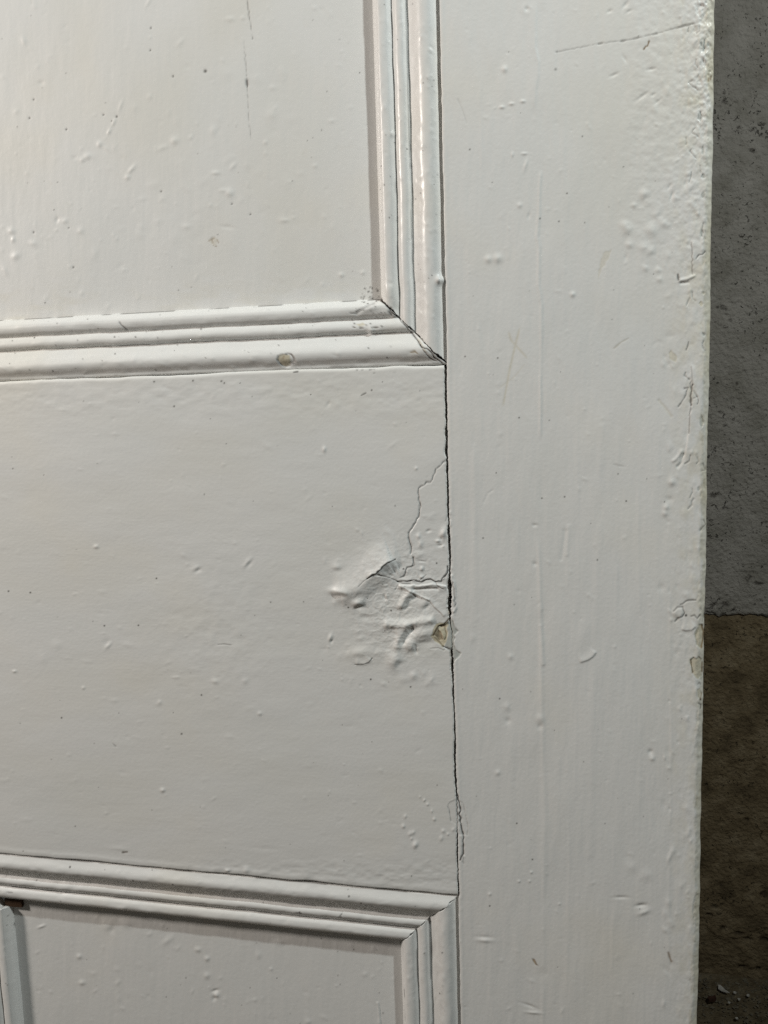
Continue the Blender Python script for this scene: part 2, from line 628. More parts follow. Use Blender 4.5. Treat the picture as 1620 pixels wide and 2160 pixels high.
def build_floor():
    X1 = rows([(-2.2, 0.0, 0.1), (0.0, 0.42, 0.003), (0.42, 2.0, 0.08)])
    Y1 = rows([(-1.6, 0.45, 0.1), (0.45, WY + 0.02, 0.003)])
    X, Y = np.meshgrid(X1, Y1)
    Z = 0.0015 * fbm(X * 40, Y * 40, 44, 4) + 0.006 * sstep(WY - 0.06, WY + 0.01, Y)
    Z *= sstep(0.4, 0.5, Y)
    Z -= 0.001
    fl = link('floor', grid_mesh('floor', X, Y, Z), EARTH)
    fl['kind'] = 'structure'
    # crumbs swept against the wall foot: nobody could count them
    R = np.random.RandomState(8)
    vs, fs = [], []
    for i in range(1500):
        x, y = R.uniform(0.02, 0.42), WY - abs(R.normal(0, 0.07)) - 0.004
        r = R.uniform(0.0008, 0.0028) * (1 if R.rand() < .9 else 1.8)
        z = 0.0045 * float(sstep(WY - 0.06, WY + 0.01, y)) + r * 0.4
        k = len(vs)
        for j in range(6):
            d = np.array([(1, 0, 0), (-1, 0, 0), (0, 1, 0), (0, -1, 0), (0, 0, 1), (0, 0, -1)][j]) * r * R.uniform(.6, 1.2)
            d += R.normal(0, r * .15, 3)
            vs.append((x + d[0], y + d[1], z + d[2] * .7))
        for a, b, c in ((0, 2, 4), (2, 1, 4), (1, 3, 4), (3, 0, 4), (2, 0, 5), (1, 2, 5), (3, 1, 5), (0, 3, 5)):
            fs.append((k + a, k + b, k + c))
    me = bpy.data.meshes.new('crumbs')
    me.from_pydata(vs, [], fs)
    cr = link('plaster_crumbs', me, CRUMB)
    cr['kind'] = 'stuff'
    cr['label'] = 'brown plaster crumbs swept against the foot of the wall'
    cr['category'] = 'crumbs'


def flake(name, pts, y, thick, mat, label, cat, group=None):
    """thin curled chip lying on the floor at the measured outline"""
    P = []
    for (a, b) in pts:
        v = np.array([(a - PW / 2) / FPX, 1.0, -(b - PH / 2) / FPX]) @ RM.T
        t = (-ZC + 0.007) / v[2]
        P.append((v[0] * t, -DIST + v[1] * t))
    P = np.array(P)
    c = P.mean(0)
    n = len(P)
    vs, fs = [], []
    for zz in (0.0, thick):
        for p in P:
            d = p - c
            vs.append((d[0], d[1], zz + 0.25 * np.hypot(*d)))
        vs.append((0, 0, zz))
    for i in range(n):
        j = (i + 1) % n
        fs += [(i, n, j), (n + 1 + i, n + 1 + j, 2 * n + 1), (i, j, n + 1 + j, n + 1 + i)]
    me = bpy.data.meshes.new(name)
    me.from_pydata(vs, [], fs)
    o = link(name, me, mat)
    o.location = (c[0], c[1], 0.0065)
    o['label'] = label
    o['category'] = cat
    if group:
        o['group'] = group
    return o


build_wall()
build_floor()
flake('paint_flake', [(1515, 2080), (1520, 2081), (1529, 2088), (1539, 2098), (1532, 2096), (1522, 2092), (1515, 2088)], 0, 0.0008, CHIP,
      'long pale paint flake lying on the dirty floor by the wall foot', 'paint flake')
for (x, y, r, lab) in [(1550, 2094, 4, 'tiny pale paint chip just right of the long flake'),
                       (1578, 2100, 4, 'tiny pale paint chip farthest right of the long flake'),
                       (1559, 2108, 3.5, 'tiny pale paint chip below and right of the long flake'),
                       (1538, 2115, 3, 'tiny pale paint chip right below the tip of the long flake'),
                       (1554, 2148, 3.5, 'tiny pale paint chip lying lowest of all near the frame bottom')]:
    flake('paint_chip', [(x - r, y - 1), (x, y - r * .6), (x + r, y), (x + r * .6, y + r * .7), (x - r * .5, y + r * .6)], 0, 0.0006, CHIP,
          lab, 'paint chip', 'small paint chips on the floor')
flake('brick_crumb', [(1492, 2109), (1497, 2105), (1501, 2106), (1508, 2104), (1511, 2110), (1507, 2114), (1503, 2113), (1496, 2116)], 0, 0.003, BRICKRED,
      'dull red brick crumb on the floor beside the door edge', 'brick crumb')

# ------------------------------------------------------------------ stile
SEAM = np.array([(600, 940), (775, 942.6), (895, 943.2), (1000, 945.8), (1080, 947.8), (1170, 950.6), (1222, 950.5), (1235, 952.5),
                 (1247, 951), (1262, 951.5), (1280, 950), (1296, 951), (1303, 951.5), (1318, 952.5), (1345, 953), (1372, 954.2),
                 (1400, 956), (1430, 957.5), (1533, 960.5), (1600, 962), (1650, 963), (1750, 965.5), (1896, 969), (2200, 973)], float)
GAP = np.array([(600, 3.2), (775, 4.2), (1000, 4.0), (1190, 3.4), (1215, 4.0), (1230, 6.0), (1262, 6.5), (1285, 5.0), (1300, 3.2), (1312, 1.5),
                (1365, 1.0), (1378, 4.2), (1410, 4.6), (1440, 3.3), (1660, 3.2), (1690, 1.4), (1745, 1.0), (1756, 2.4), (1880, 2.8),
                (2200, 2.8)], float)


def seam_x(py):
    j = 0.55 * vn(py / 5.0, py * 0 + 3.3, 50) + 0.35 * vn(py / 2.2, py * 0 + 7.3, 51) + 0.7 * vn(py / 28.0, py * 0 + 1.3, 49)
    j = j * np.where((py > 1195) & (py < 1440), 2.2, 1.0)
    return np.interp(py, SEAM[:, 0], SEAM[:, 1]) + j


def stile_marks(s, X, Z):
    px, py = s.px, s.py
    wob = fbm(px / 70, py / 190, 1, 3)
    s.h += 0.16 * wob + 0.04 * fbm(px / 11, py / 60, 4, 2) + 0.016 * fbm(px / 3.5, py / 5, 7, 2)
    s.aged += np.clip(0.16 * sstep(1100, 1420, px) * sstep(1000, 200, py) + 0.10 * fbm(px / 160, py / 220, 25, 3) * sstep(1000, 1300, px), 0, .4)
    s.aged += np.clip(0.30 * sstep(1380, 1480, px) * (0.4 + fbm(px / 18, py / 30, 26, 3)), 0, .5)
    # heavy, lumpy paint towards the outer arris
    m = sstep(1385, 1470, px + 14 * vn(px / 30, py / 40, 8))
    my = 0.35 + 0.65 * sstep(820, 300, py)
    rough = fbm(px / 11, py / 15, 12, 3, 0.6)
    s.h += m * my * (0.11 * rough + 0.07 * np.maximum(0, vn(px / 6, py / 7, 15)) ** 1.0)
    s.h += .20 * rough * sstep(1455, 1480, px) * sstep(420, 150, py)
    m2 = sstep(1290, 1350, px) * sstep(700, 450, py)
    s.h += 0.06 * m2 * fbm(px / 13, py / 11, 18, 2)
    # long brush ridges
    s.line([(1128, -10), (1129, 60), (1128, 100), (1135, 130), (1134, 160), (1129, 190), (1128, 235), (1136, 245), (1140, 300), (1142, 340),
            (1138, 400), (1137, 450), (1133, 500), (1137, 520), (1136, 600), (1142, 640), (1142, 720), (1140, 800), (1140, 950), (1133, 1000),
            (1128, 1080), (1134, 1110), (1138, 1200), (1140, 1300), (1146, 1400)], 3.6, 0.26, dash=110, seed=3)
    s.lip([(1130, 0), (1129, 60), (1128, 100), (1135, 130), (1134, 160), (1129, 190), (1128, 240)], 3.5, 14, 0.22)
    s.line([(1000, 930), (1001, 1100), (1001, 1250), (999, 1350)], 7, 0.16, fade=.1)
    s.bump(998, 1345, 6, 9, 0.18)
    for xx, y0, y1, hh in [(1010, 0, 700, .05), (1070, 300, 1200, .05), (1185, 100, 900, .06), (1215, 700, 1700, .07), (1300, 250, 1500, .06), (1345, 900, 2100, .07), (1035, 1400, 2160, .06), (1195, 1500, 2160, .07), (1410, 1000, 2160, .08), (1290, 1600, 2160, .06)]:
        s.line([(xx, y0), (xx + 6, (y0 + y1) / 2), (xx - 3, y1)], 4.0, hh, fade=.2, dash=70, seed=xx)
    s.line([(1140, 1320), (1143, 1500), (1149, 1700), (1147, 1850), (1145, 2160)], 5, 0.16, dash=120, seed=5)
    s.line([(1270, 900), (1262, 1100), (1258, 1300), (1252, 1420), (1248, 1600), (1245, 1800)], 8, 0.10, dash=140, seed=6)
    s.line([(1192, 1120), (1186, 1170), (1184, 1180)], 4, -0.16)
    s.line([(1200, 1110), (1196, 1170)], 4, 0.14)
    s.line([(1080, 1520), (1078, 1700), (1082, 1900)], 9, 0.06)
    # bumps, craters
    for x, y, r, h in [(1030, 547, 7, .42), (1050, 545, 8.5, .5), (1357, 409, 8, .45), (1337, 433, 5, .3), (1317, 475, 9, .35), (1323, 486, 10, .35),
                       (1374, 486, 11, .5), (1401, 472, 9, .35), (1357, 523, 9, .3), (1327, 516, 7, .35), (1371, 529, 8, .35), (1361, 565, 6, .3),
                       (1391, 589, 6, .3), (1388, 570, 6, .3), (1064, 146, 6, .4), (1096, 433, 5, .3), (1208, 621, 5, .4), (1050, 1630, 5, .3),
                       (1070, 1491, 8, .25), (1071, 1521, 7, -.25), (1139, 1515, 8, .28), (1139, 1533, 6, -.25), (1077, 1385, 6, .25),
                       (1332, 1829, 10, .2), (1364, 1846, 11, .22), (1145, 2054, 10, -.15), (1405, 1070, 6, .4), (1417, 1017, 7, .5),
                       (1413, 1052, 7, -.3), (1402, 1083, 6, .35), (1395, 1240, 8, -.2), (1372, 1586, 5, -.35), (1376, 1600, 5, .3),
                       (1033, 1886, 3, .25), (1121, 1840, 2.5, .25), (1095, 1859, 2.5, .25), (1117, 1859, 2.5, .2), (1180, 1907, 2.5, .2)]:
        s.bump(x, y, r, r * 1.05, h)
    for x, y, a, b, an, h in [(1374, 146, 9, 3, -8, -.3), (1296, 158, 10, 3, -25, -.28), (1354, 204, 13, 3.2, -38, -.32), (1378, 200, 7, 3, -30, -.25),
                              (1388, 214, 9, 3, -40, -.2), (1320, 10, 12, 4, -55, -.3), (1327, 24, 7, 3, -30, -.25), (1286, 24, 6, 3, -30, -.25),
                              (1318, 124, 9, 3, 60, -.22), (1059, 226, 5, 3, 0, .35), (1079, 219, 5, 3, 0, .35), (1103, 214, 5, 3, 0, .35),
                              (1106, 324, 6, 2.5, 0, .3), (1081, 326, 2.5, 6, 0, .28), (1109, 348, 3, 12, 15, .28), (1417, 414, 3, 9, 15, -.32),
                              (1446, 387, 3, 8, 8, -.3), (1412, 394, 3, 7, 30, -.25), (1116, 455, 3, 7, 10, -.22), (1320, 543, 3, 6, 0, -.2),
                              (1022, 1983, 16, 4.5, 3, .3), (1022, 1977, 16, 4, 3, -.2), (1310, 1893, 14, 3, 0, -.25), (1352, 1910, 11, 4, -6, -.45),
                              (1358, 1924, 13, 5, -20, .35), (1125, 2136, 15, 3, 4, .3), (1117, 2122, 16, 3, 20, -.25), (1412, 1808, 4, 14, 20, .25),
                              (1230, 1340, 16, 40, 8, .28), (1128, 1190, 5, 5, 0, -.25), (1128, 1108, 5, 3, 0, -.25)]:
        s.bump(x, y, a, b, h, an)
    s.crater(1110, 20, 9, .3)
    s.lip([(1222, 1397), (1240, 1391), (1250, 1384), (1258, 1373)], 10, 2.0, .35)
    # ruled pencil-like crack at the top
    s.line([(1172, 109), (1188, 107), (1266, 92), (1317, 86), (1340, 81), (1385, 71), (1430, 58), (1474, 47)], 1.2, -0.12, dirt=.32, jit=.5)
    for a, b in [((1260, 93), (1272, 91)), ((1306, 88), (1322, 85)), ((1333, 83), (1350, 79)), ((1373, 74), (1389, 70)), ((1420, 61), (1472, 48))]:
        s.line([a, b], 1.9, -0.2, dirt=.5, fade=.2, jit=.4)
    s.line([(1358, 104), (1362, 98), (1366, 97), (1369, 87)], 1.8, -.15, wood=.95)
    s.speck(1172, 146, 3, .5)
    s.speck(1175, 109, 2.5, .5)
    # scratched crossing marks
    s.line([(1098, 685), (1087, 728), (1075, 780), (1060, 862)], 2.5, -.03, bare=.5, fade=.1)
    s.line([(1072, 698), (1078, 718), (1098, 740), (1114, 758)], 2.2, -.03, bare=.45, fade=.1)
    s.line([(1112, 762), (1085, 795), (1045, 825)], 1.5, -.02, bare=.25, fade=.2)
    s.line([(1295, 735), (1310, 722), (1325, 714)], 1.8, -.08, bare=.35, dirt=.15)
    s.line([(1390, 845), (1403, 860), (1416, 878)], 3, -.1, bare=.3)
    s.line([(1295, 980), (1315, 984)], 2, -.08, dirt=.15)
    s.line([(985, 260), (975, 230), (966, 210)], 1.6, -.08, dirt=.12)
    s.line([(1020, 1060), (1030, 1040), (1040, 1034)], 2.2, -.08)
    s.poly([(1262, 570), (1272, 535), (1290, 525), (1283, 548), (1270, 565), (1262, 590)], -.06, 1.5, bare=.35, jit=1)
    s.poly([(1410, 745), (1416, 738), (1428, 752), (1426, 764), (1412, 757)], -.12, 1.2, bare=.55, jit=.8)
    # flaking outer strip: step in the paint
    s.lip([(1459, 505), (1460, 550), (1459, 580)], 30, 1.2, .2)
    s.line([(1459, 511), (1460, 579)], 1.1, -.2, dirt=.5, jit=.8)
    s.line([(1430, 580), (1431, 590)], 2.2, -.35, dirt=.8)
    s.line([(1433, 592), (1451, 588), (1464, 582)], 3.5, .4)
    s.line([(1436, 598), (1452, 596)], 2.5, -.25)
    s.line([(1468, 546), (1474, 538), (1482, 537), (1487, 531)], 1.8, -.3, dirt=.6, jit=1)
    s.lip([(1459, 760), (1458, 790), (1461, 812), (1456, 836), (1458, 855), (1455, 870), (1453, 914), (1447, 955), (1436, 982)], 26, 1.6, .38)
    s.line([(1461, 812), (1456, 836), (1458, 855)], 1.9, -.4, dirt=.8, jit=.6)
    s.line([(1458, 775), (1461, 812)], 1.2, -.2, dirt=.35)
    s.line([(1458, 855), (1455, 870), (1453, 914)], 1.2, -.25, dirt=.5)
    s.line([(1444, 820), (1452, 818), (1447, 833), (1440, 845), (1431, 858)], 1.6, -.25, dirt=.45, jit=.8)
    s.line([(1442, 960), (1438, 975), (1430, 984)], 4, -.4)
    s.line([(1436, 955), (1426, 968), (1420, 972)], 4, .3)
    # blistered flakes on the arris
    s.line([(1435, 1276), (1451, 1267), (1468, 1266)], 1.6, -.25, dirt=.6, jit=.7)
    s.line([(1421, 1289), (1429, 1281), (1440, 1280), (1444, 1293), (1439, 1301), (1430, 1305), (1424, 1311)], 1.6, -.25, dirt=.55, jit=.6)
    s.bump(1431, 1291, 11, 11, .35, k=2)
    s.speck(1447, 1298, 2.8, .95)
    s.line([(1458, 1300), (1465, 1298), (1471, 1305), (1477, 1297)], 1.5, -.2, dirt=.6, jit=.5)
    s.lip([(1436, 1326), (1446, 1329), (1458, 1328), (1469, 1319)], 14, 2, .3)
    s.line([(1487, 1295), (1482, 1312)], 1.2, -.2, dirt=.5)
    s.poly([(1468, 1330), (1474, 1318), (1481, 1317), (1485, 1330), (1486, 1345), (1483, 1362), (1476, 1368), (1469, 1360), (1466, 1345)], -.35, 1.2,
           bare=.85, jit=.9)
    s.line([(1481, 1320), (1485, 1332), (1484, 1345), (1482, 1358), (1480, 1366)], 2.4, -.2, wood=1, jit=.8)
    s.poly([(1456, 1392), (1463, 1386), (1469, 1390), (1474, 1385), (1481, 1392), (1482, 1412), (1480, 1428), (1473, 1434), (1464, 1425), (1459, 1415)],
           -.32, 1.2, bare=.8, jit=.9)
    s.line([(1457, 1392), (1459, 1408), (1461, 1419)], 1.4, -.2, wood=.9)
    s.line([(1482, 1399), (1482, 1419)], 1.5, -.2, wood=.9, dirt=.3)
    s.line([(1472, 1445), (1475, 1441), (1479, 1446)], 1.3, -.2, dirt=.5)
    s.bump(1468, 1456, 6, 9, .25)
    s.speck(1478, 1476, 2.2, .9)
    s.line([(1474, 1484), (1479, 1488), (1478, 1495)], 1.5, -.2, dirt=.75)
    # older grey coat bared beside the damaged joint
    s.poly([(940, 1310), (949, 1301), (956, 1311), (959, 1325), (966, 1331), (958, 1340), (958, 1360), (962, 1370), (973, 1377), (963, 1390),
            (957, 1402), (952, 1372), (940, 1369)], -.30, 0.8, coat=.95, jit=1.0, seed=6)
    s.line([(955, 1305), (959, 1322), (966, 1331)], 1.2, -.1, dirt=.35, jit=.5)
    s.line([(953, 1215), (957, 1235), (959, 1250), (956, 1262), (960, 1275), (957, 1290)], 3, .35, jit=1.2)
    s.line([(956, 1228), (958, 1256), (959, 1280)], 1.4, -.3, dirt=.5, jit=1.2)
    s.line([(950, 1080), (952, 1170), (953, 1200)], 2, .18, dash=12)
    # paint split straying into the stile low down
    s.line([(962, 1672), (966, 1680), (969, 1699), (971.7, 1711), (967.5, 1719), (972, 1727), (970, 1732), (973, 1745), (977, 1761), (977, 1802),
            (971, 1814)], 1.5, -.5, dirt=.92, jit=.5)
    s.line([(977, 1802), (978, 1822)], 1.0, -.15, dirt=.4)
    s.poly([(966, 1688), (976, 1693), (981, 1714), (987, 1745), (985, 1763), (968, 1762)], -.13, 1.0, jit=.8)
    s.line([(976, 1693), (981, 1714), (987, 1745), (985, 1763)], 1.1, -.1, dirt=.3)
    s.lip([(970, 1815), (974, 1808), (977, 1803)], 2, 5, .3)
    # small chips
    s.poly([(1122, 2022), (1128, 2024), (1133, 2034), (1136, 2038), (1130, 2036), (1124, 2028)], -.15, 1, wood=.8, jit=.6)
    s.line([(1410, 2010), (1413, 2020), (1416, 2028)], 2.2, -.12, wood=.7, jit=.5)
    s.poly([(1464, 1893), (1470, 1887), (1478, 1888), (1477, 1960), (1463, 1950), (1461, 1920)], -.16, 1.2, jit=1)
    s.specks((975, 1450, 0, 2160), 46, 21)
    for p in [(981, 752), (1050, 755), (1095, 881), (991, 315), (1196, 408), (1179, 467), (1139, 461), (1321, 1057), (1260, 1181), (1143, 1051),
              (1090, 1737), (1123, 1813), (1054, 1474), (1033, 1911), (1191, 1048), (1019, 1135)]:
        s.speck(*p, 1.8, .9)
    s.scatter((970, 1500, 0, 2160), 230, (1.8, 4.5), (.03, .11), 31, 2.2)
    s.scatter((1380, 1500, 0, 800), 90, (2.5, 7), (.05, .20), 32, 2.0)
    s.scatter((1400, 1490, 700, 2160), 120, (2.5, 6.5), (.06, .22), 33, 2.0, 80)
    R = np.random.RandomState(78)
    for i in range(34):
        x, y = R.uniform(1474, 1502), R.uniform(0, 2150)
        a, b = R.uniform(2.5, 6), R.uniform(4, 16)
        n = R.randint(5, 8)
        P_ = [(x + a * math.cos(t) * R.uniform(.6, 1.2), y + b * math.sin(t) * R.uniform(.6, 1.2)) for t in np.linspace(0, 2 * math.pi, n, endpoint=False)]
        k = R.rand()
        s.poly(P_, -R.uniform(.12, .3), .9, coat=.8 * (k < .55), bare=.7 * (k >= .55), jit=.7, seed=i)
        if k > .75:
            s.line([P_[0], P_[1]], 1.3, -.1, wood=.8)
    R = np.random.RandomState(77)
    for i in range(26):
        x, y = R.uniform(1445, 1488), R.uniform(0, 1120)
        s.line([(x, y), (x + R.normal(0, 4), y + R.uniform(4, 14)), (x + R.normal(0, 6), y + R.uniform(12, 22))], 1.4, -.22, dirt=R.uniform(.2, .55), jit=1.2,
               seed=i)


def round_edge(d, r, depth):
    """drop (mm) of a worn arris; d metres from the edge"""
    t = np.clip(1 - d / r, 0, 1)
    return -depth * (1 - np.sqrt(np.maximum(0, 1 - t * t)))


def build_stile():
    z0, z1 = at(1200, -25)[1], at(1200, 2185)[1]
    Z1 = rows([(DOORTOP, z0, 0.03), (z0, z1, PXM * 1.75), (z1, DOORBOT, 0.03)])
    U = rows([(0, 0.012, 0.0014), (0.012, 0.75, 0.0034), (0.75, 1.0, 0.0026)])
    Zc = Z1[:, None]
    # edges: a hand-worn left arris along the joint and a lumpy right one
    _, pyl = topx(np.full_like(Z1, XS0), Z1)
    inrail = (pyl > 600) & (pyl < 2200)
    xl = np.full_like(Z1, XS0)
    sx = seam_x(pyl)
    rel = np.array([at(a, b)[0] for a, b in zip(sx, pyl)])
    wgt = sstep(745, 775, pyl) * sstep(1900, 1885, pyl)
    xl = xl * (1 - wgt) + rel * wgt
    xl = xl + 0.00018 * vn(Z1 * 300, Z1 * 0 + .5, 52) * (1 - wgt)
    xr = XS1 + 0.00028 * fbm(Z1 * 22, Z1 * 0 + 1.5, 53, 3) + 0.00020 * fbm(Z1 * 190, Z1 * 0 + 4.5, 54, 2)
    # paint bridge that closes the moulding groove
    X = xl[:, None] + (xr - xl)[:, None] * U[None, :]
    Z = np.repeat(Zc, len(U), 1)

    def fn(s, X, Z):
        stile_marks(s, X, Z)
        d = xr[:, None] - X
        s.h += round_edge(d, 0.0036 + 0.0008 * vn(s.px * 0 + 2.0, s.py / 45, 58), 3.4)
        worn = sstep(0.0042, 0.0012, d + 0.0012 * fbm(s.px / 8, s.py / 22, 59, 3))
        s.bare = np.maximum(s.bare, worn * (0.55 + 0.25 * vn(s.px / 30, s.py / 60, 47)))
        s.h += worn * (0.14 * fbm(s.px / 7, s.py / 9, 48, 2) - 0.10)
        s.h += round_edge(X - xl[:, None], 0.0006, 0.35) + 0.12 * np.exp(-((X - xl[:, None] - .0013) / .0008) ** 2)

    return door_sheet('stile', X, Z, 0.0, fn, PAINT_V, 'lrtb', 35.0, 'l')


build_stile()


# ------------------------------------------------------------------ lock rail
def rail_marks(s, X, Z):
    px, py = s.px, s.py
    s.h += 0.09 * fbm(px / 170, py / 70, 2, 3) + 0.006 * fbm(px / 60, py / 9, 6, 2) + 0.014 * fbm(px / 5, py / 3.5, 9, 2)
    s.h += 0.08 * fbm(px / 22, py / 18, 10, 2) * np.exp(-((px - 460) / 150) ** 2 - ((py - 1330) / 150) ** 2)
    s.h += 0.10 * fbm(px / 20, py / 16, 14, 2) * np.exp(-((px - 840) / 130) ** 2 - ((py - 1290) / 150) ** 2)
    patch = np.exp(-(((px - 838) / 95) ** 2 + ((py - 1270) / 125) ** 2) ** 1.5)
    crink = 1 - np.abs(fbm(px / 17, py / 13, 34, 3, .55))
    s.h += patch * (0.26 * np.maximum(0, crink - .45) ** 1.3 + 0.07 * fbm(px / 6, py / 6, 35, 2))
    s.h += 0.08 * fbm(px / 26, py / 14, 14, 2) * np.exp(-((py - 830) / 50) ** 2)
    s.h += 0.10 * fbm(px / 20, py / 10, 16, 2) * np.exp(-((py - 1845) / 30) ** 2)
    s.aged += np.clip(0.05 + 0.10 * fbm(px / 220, py / 120, 27, 3), 0, .3)
    # stray hairline above the damage
    A = [(941, 972), (919, 990), (912, 1012), (883, 1030), (882, 1040), (886, 1062), (883, 1091), (862, 1125), (862, 1136), (867, 1153), (866, 1168)]
    s.lip(A, 1.4, 12, -.10, .05)
    s.line(A, 1.3, -.3, dirt=.55, jit=1.1)
    s.line(A[5:8], 1.8, -.2, dirt=.35)
    s.line(A[-3:], 2.2, -.2, dirt=.3)
    s.line([(871, 1176), (872, 1186), (870, 1195), (859, 1197), (855, 1210), (852, 1216), (844, 1218.5)], 1.5, -.28, dirt=.65, jit=.6)
    s.line([(872, 1176), (874, 1192), (868, 1197)], 1.5, -.2, dirt=.5)
    # blister that has split: tent rising to the tear, hollow behind it
    s.lip([(746, 1246), (764, 1231), (776, 1219), (788, 1209), (796, 1208), (808, 1194), (820, 1185.5), (832, 1184)], 1.8, 34, 0, .05)
    T = [(700, 1250), (735, 1247), (758, 1236), (776, 1220), (788, 1210), (796, 1208), (808, 1194), (820, 1185), (834, 1180), (846, 1178)]
    s.lip(jag(np.array(T, float), .6, 9), 28, 25, 1.9, .22, 1.4, 2.2)
    s.bump(794, 1178, 34, 20, .6, -38)
    TE = T[3:9]
    s.lip(TE, 8, 0.8, .75, .2, 1.4, 2.0)
    s.line(TE, 1.3, -.45, dirt=.9, jit=.9, seed=5)
    s.line([(776, 1220), (766, 1228), (758, 1236)], 1.0, -.2, dirt=.35, jit=.6)
    s.bump(820, 1203, 13, 9, -.30, -25)
    s.line([(846, 1190), (838, 1200), (826, 1214)], 5, -.22)
    s.line([(798, 1211), (818, 1217), (832, 1223), (842, 1228)], 1.2, -.25, dirt=.6, jit=.3)
    # level split and curled lip running to the joint
    Cr = [(838, 1227), (847, 1226), (867, 1225), (880, 1226), (889, 1228), (899, 1223), (909, 1222), (919, 1228), (931, 1227), (939, 1215), (944, 1195)]
    s.line(Cr, 1.5, -.45, dirt=.9, jit=1.0, seed=8)
    s.lip(Cr, 6, 1.0, .25, .1, 1.5, 2)
    s.line([(884, 1226), (892, 1219), (899, 1213)], 1.0, -.2, dirt=.4, jit=.8)
    s.line([(919, 1228), (926, 1238), (936, 1243)], 1.2, -.25, dirt=.5, jit=.8)
    s.line([(847, 1227), (838, 1236), (834, 1244)], 1.0, -.15, dirt=.35, jit=.6)
    s.line([(839, 1228), (850, 1231), (866, 1231)], 1.1, -.2, dirt=.55)
    s.lip(jag(np.array([(842, 1231), (860, 1236), (884, 1236), (905, 1233), (924, 1233), (945, 1240)], float), 1.2, 3), 1.4, 8, .65, .1, 2, 1.6)
    s.line([(872, 1243), (890, 1243), (910, 1241), (922, 1242)], 3.0, -.45)
    s.line([(845, 1236), (865, 1246), (887, 1258), (898, 1263), (904, 1265)], 2.6, .35)
    s.line([(850, 1242), (868, 1251), (884, 1261)], 2.6, -.25)
    s.lip(jag(np.array([(887, 1257), (904, 1264), (914, 1276), (924, 1286), (932, 1293), (938, 1302)], float), .8, 4), 8, 1.1, .34, .1, 1.5, 2)
    # lumps of old filler under the paint
    s.line([(818, 1317), (840, 1318), (860, 1316), (885, 1312), (909, 1308)], 9, 1.1)
    s.line([(858, 1322), (850, 1332), (842, 1346), (838, 1362)], 9, .95)
    s.line([(868, 1330), (858, 1342), (852, 1354)], 8, -.65)
    s.bump(830, 1326, 9, 4, -.3)
    s.bump(892, 1336, 26, 13, 1.1, -14)
    s.bump(900, 1356, 22, 7, -.25, -8)
    s.bump(864, 1360, 13, 12, 1.0, k=1.4)
    s.line([(876, 1362), (878, 1376)], 3, -.3)
    s.line([(864, 1252), (856, 1262), (849, 1276)], 8, 1.1)
    s.line([(872, 1260), (860, 1266), (854, 1282)], 6.5, -.55)
    s.bump(894, 1272, 10, 7, .45, -40)
    s.bump(900, 1281, 9, 4, -.3, -40)
    for x, y, a, b, an, h in [(756, 1271, 12, 8, -15, 1.2), (758, 1281, 10, 4, -10, -.35), (712, 1246, 17, 7, 2, 1.0), (716, 1256, 14, 4, 2, -.4),
                              (710, 1195, 11, 9, 0, .4), (713, 1204, 9, 5, 0, -.2), (772, 1302, 14, 6, 0, -.3), (756, 1376, 26, 11, -10, .6),
                              (790, 1380, 26, 10, 0, .2), (833, 1392, 15, 17, 10, 1.1), (842, 1402, 8, 10, 20, -.35), (872, 1425, 7, 8, 0, .4),
                              (852, 1432, 14, 8, 0, .2), (697, 1345, 4, 8, 15, .5), (699, 1353, 3, 4, 15, -.3), (812, 1260, 4, 5, 0, -.5), (815, 1258, 3, 4, 0, .4),
                              (935, 1126, 6, 12, 18, .9), (931, 1136, 4, 7, 20, -.4), (924, 1141, 5, 3, 0, .45), (929, 1151, 7, 3, 0, -.35),
                              (904, 1120, 5, 3, -20, -.35), (883, 1131, 4, 6, 0, .45), (887, 1147, 5, 8, 0, .45), (884, 1170, 9, 6, 0, .3),
                              (890, 1184, 8, 2, 5, -.25), (890, 1199, 3.5, 5, 0, .5), (889, 1217, 3.5, 3, 0, .4), (935, 1152, 3, 3, 0, .35),
                              (915, 1230, 10, 2, -5, .2)]:
        s.bump(x, y, a, b, h, an)
    s.line([(749, 1402), (765, 1402), (778, 1398), (785, 1389)], 1.3, -.25, dirt=.6)
    s.lip([(749, 1402), (765, 1402), (778, 1398), (785, 1389)], 14, 2, .3)
    # chip to bare wood at the joint
    s.poly([(914, 1340), (919, 1330), (924, 1321), (932, 1318), (941, 1316), (950, 1302), (956, 1302), (958, 1370), (945, 1370), (934, 1364), (925, 1352)],
           -.55, 0.9, jit=.8)
    s.poly([(945, 1342), (943, 1322), (950, 1303), (958, 1302), (960, 1372), (945, 1369), (938, 1362)], 0, 0.8, coat=.9, jit=.6)
    s.poly([(908, 1342), (920, 1316), (943, 1312), (944, 1340), (942, 1352), (934, 1367), (923, 1356)], -.12, 1.0, bare=1.0, jit=1.0)
    s.poly([(916, 1340), (923, 1328), (931, 1334), (934, 1350), (926, 1352)], -.2, 1.0, wood=.5, jit=.8)
    s.line([(930, 1322), (938, 1322), (941, 1338), (938, 1350)], 1.7, -.3, wood=.6, jit=.6)
    s.bump(934, 1340, 3, 12, .45, -25)
    s.line([(914, 1340), (924, 1321), (936, 1317), (944, 1309), (950, 1301)], 1.3, -.2, wood=.9, dirt=.5)
    s.line([(934, 1364), (944, 1369), (954, 1373)], 1.5, -.4, dirt=.85)
    s.line([(934, 1364), (925, 1353), (914, 1341)], 1.1, -.2, wood=.8, dirt=.2)
    s.line([(951, 1374), (953, 1398), (955, 1420)], 2.0, -.3, wood=.6, dirt=.3)
    s.line([(948, 1225), (949, 1245), (947, 1262), (949, 1278), (948, 1295)], 2.6, -.35, wood=.75, jit=1.4)
    s.line([(944, 1060), (944, 1085), (940, 1100)], 1.0, -.15, dirt=.3)
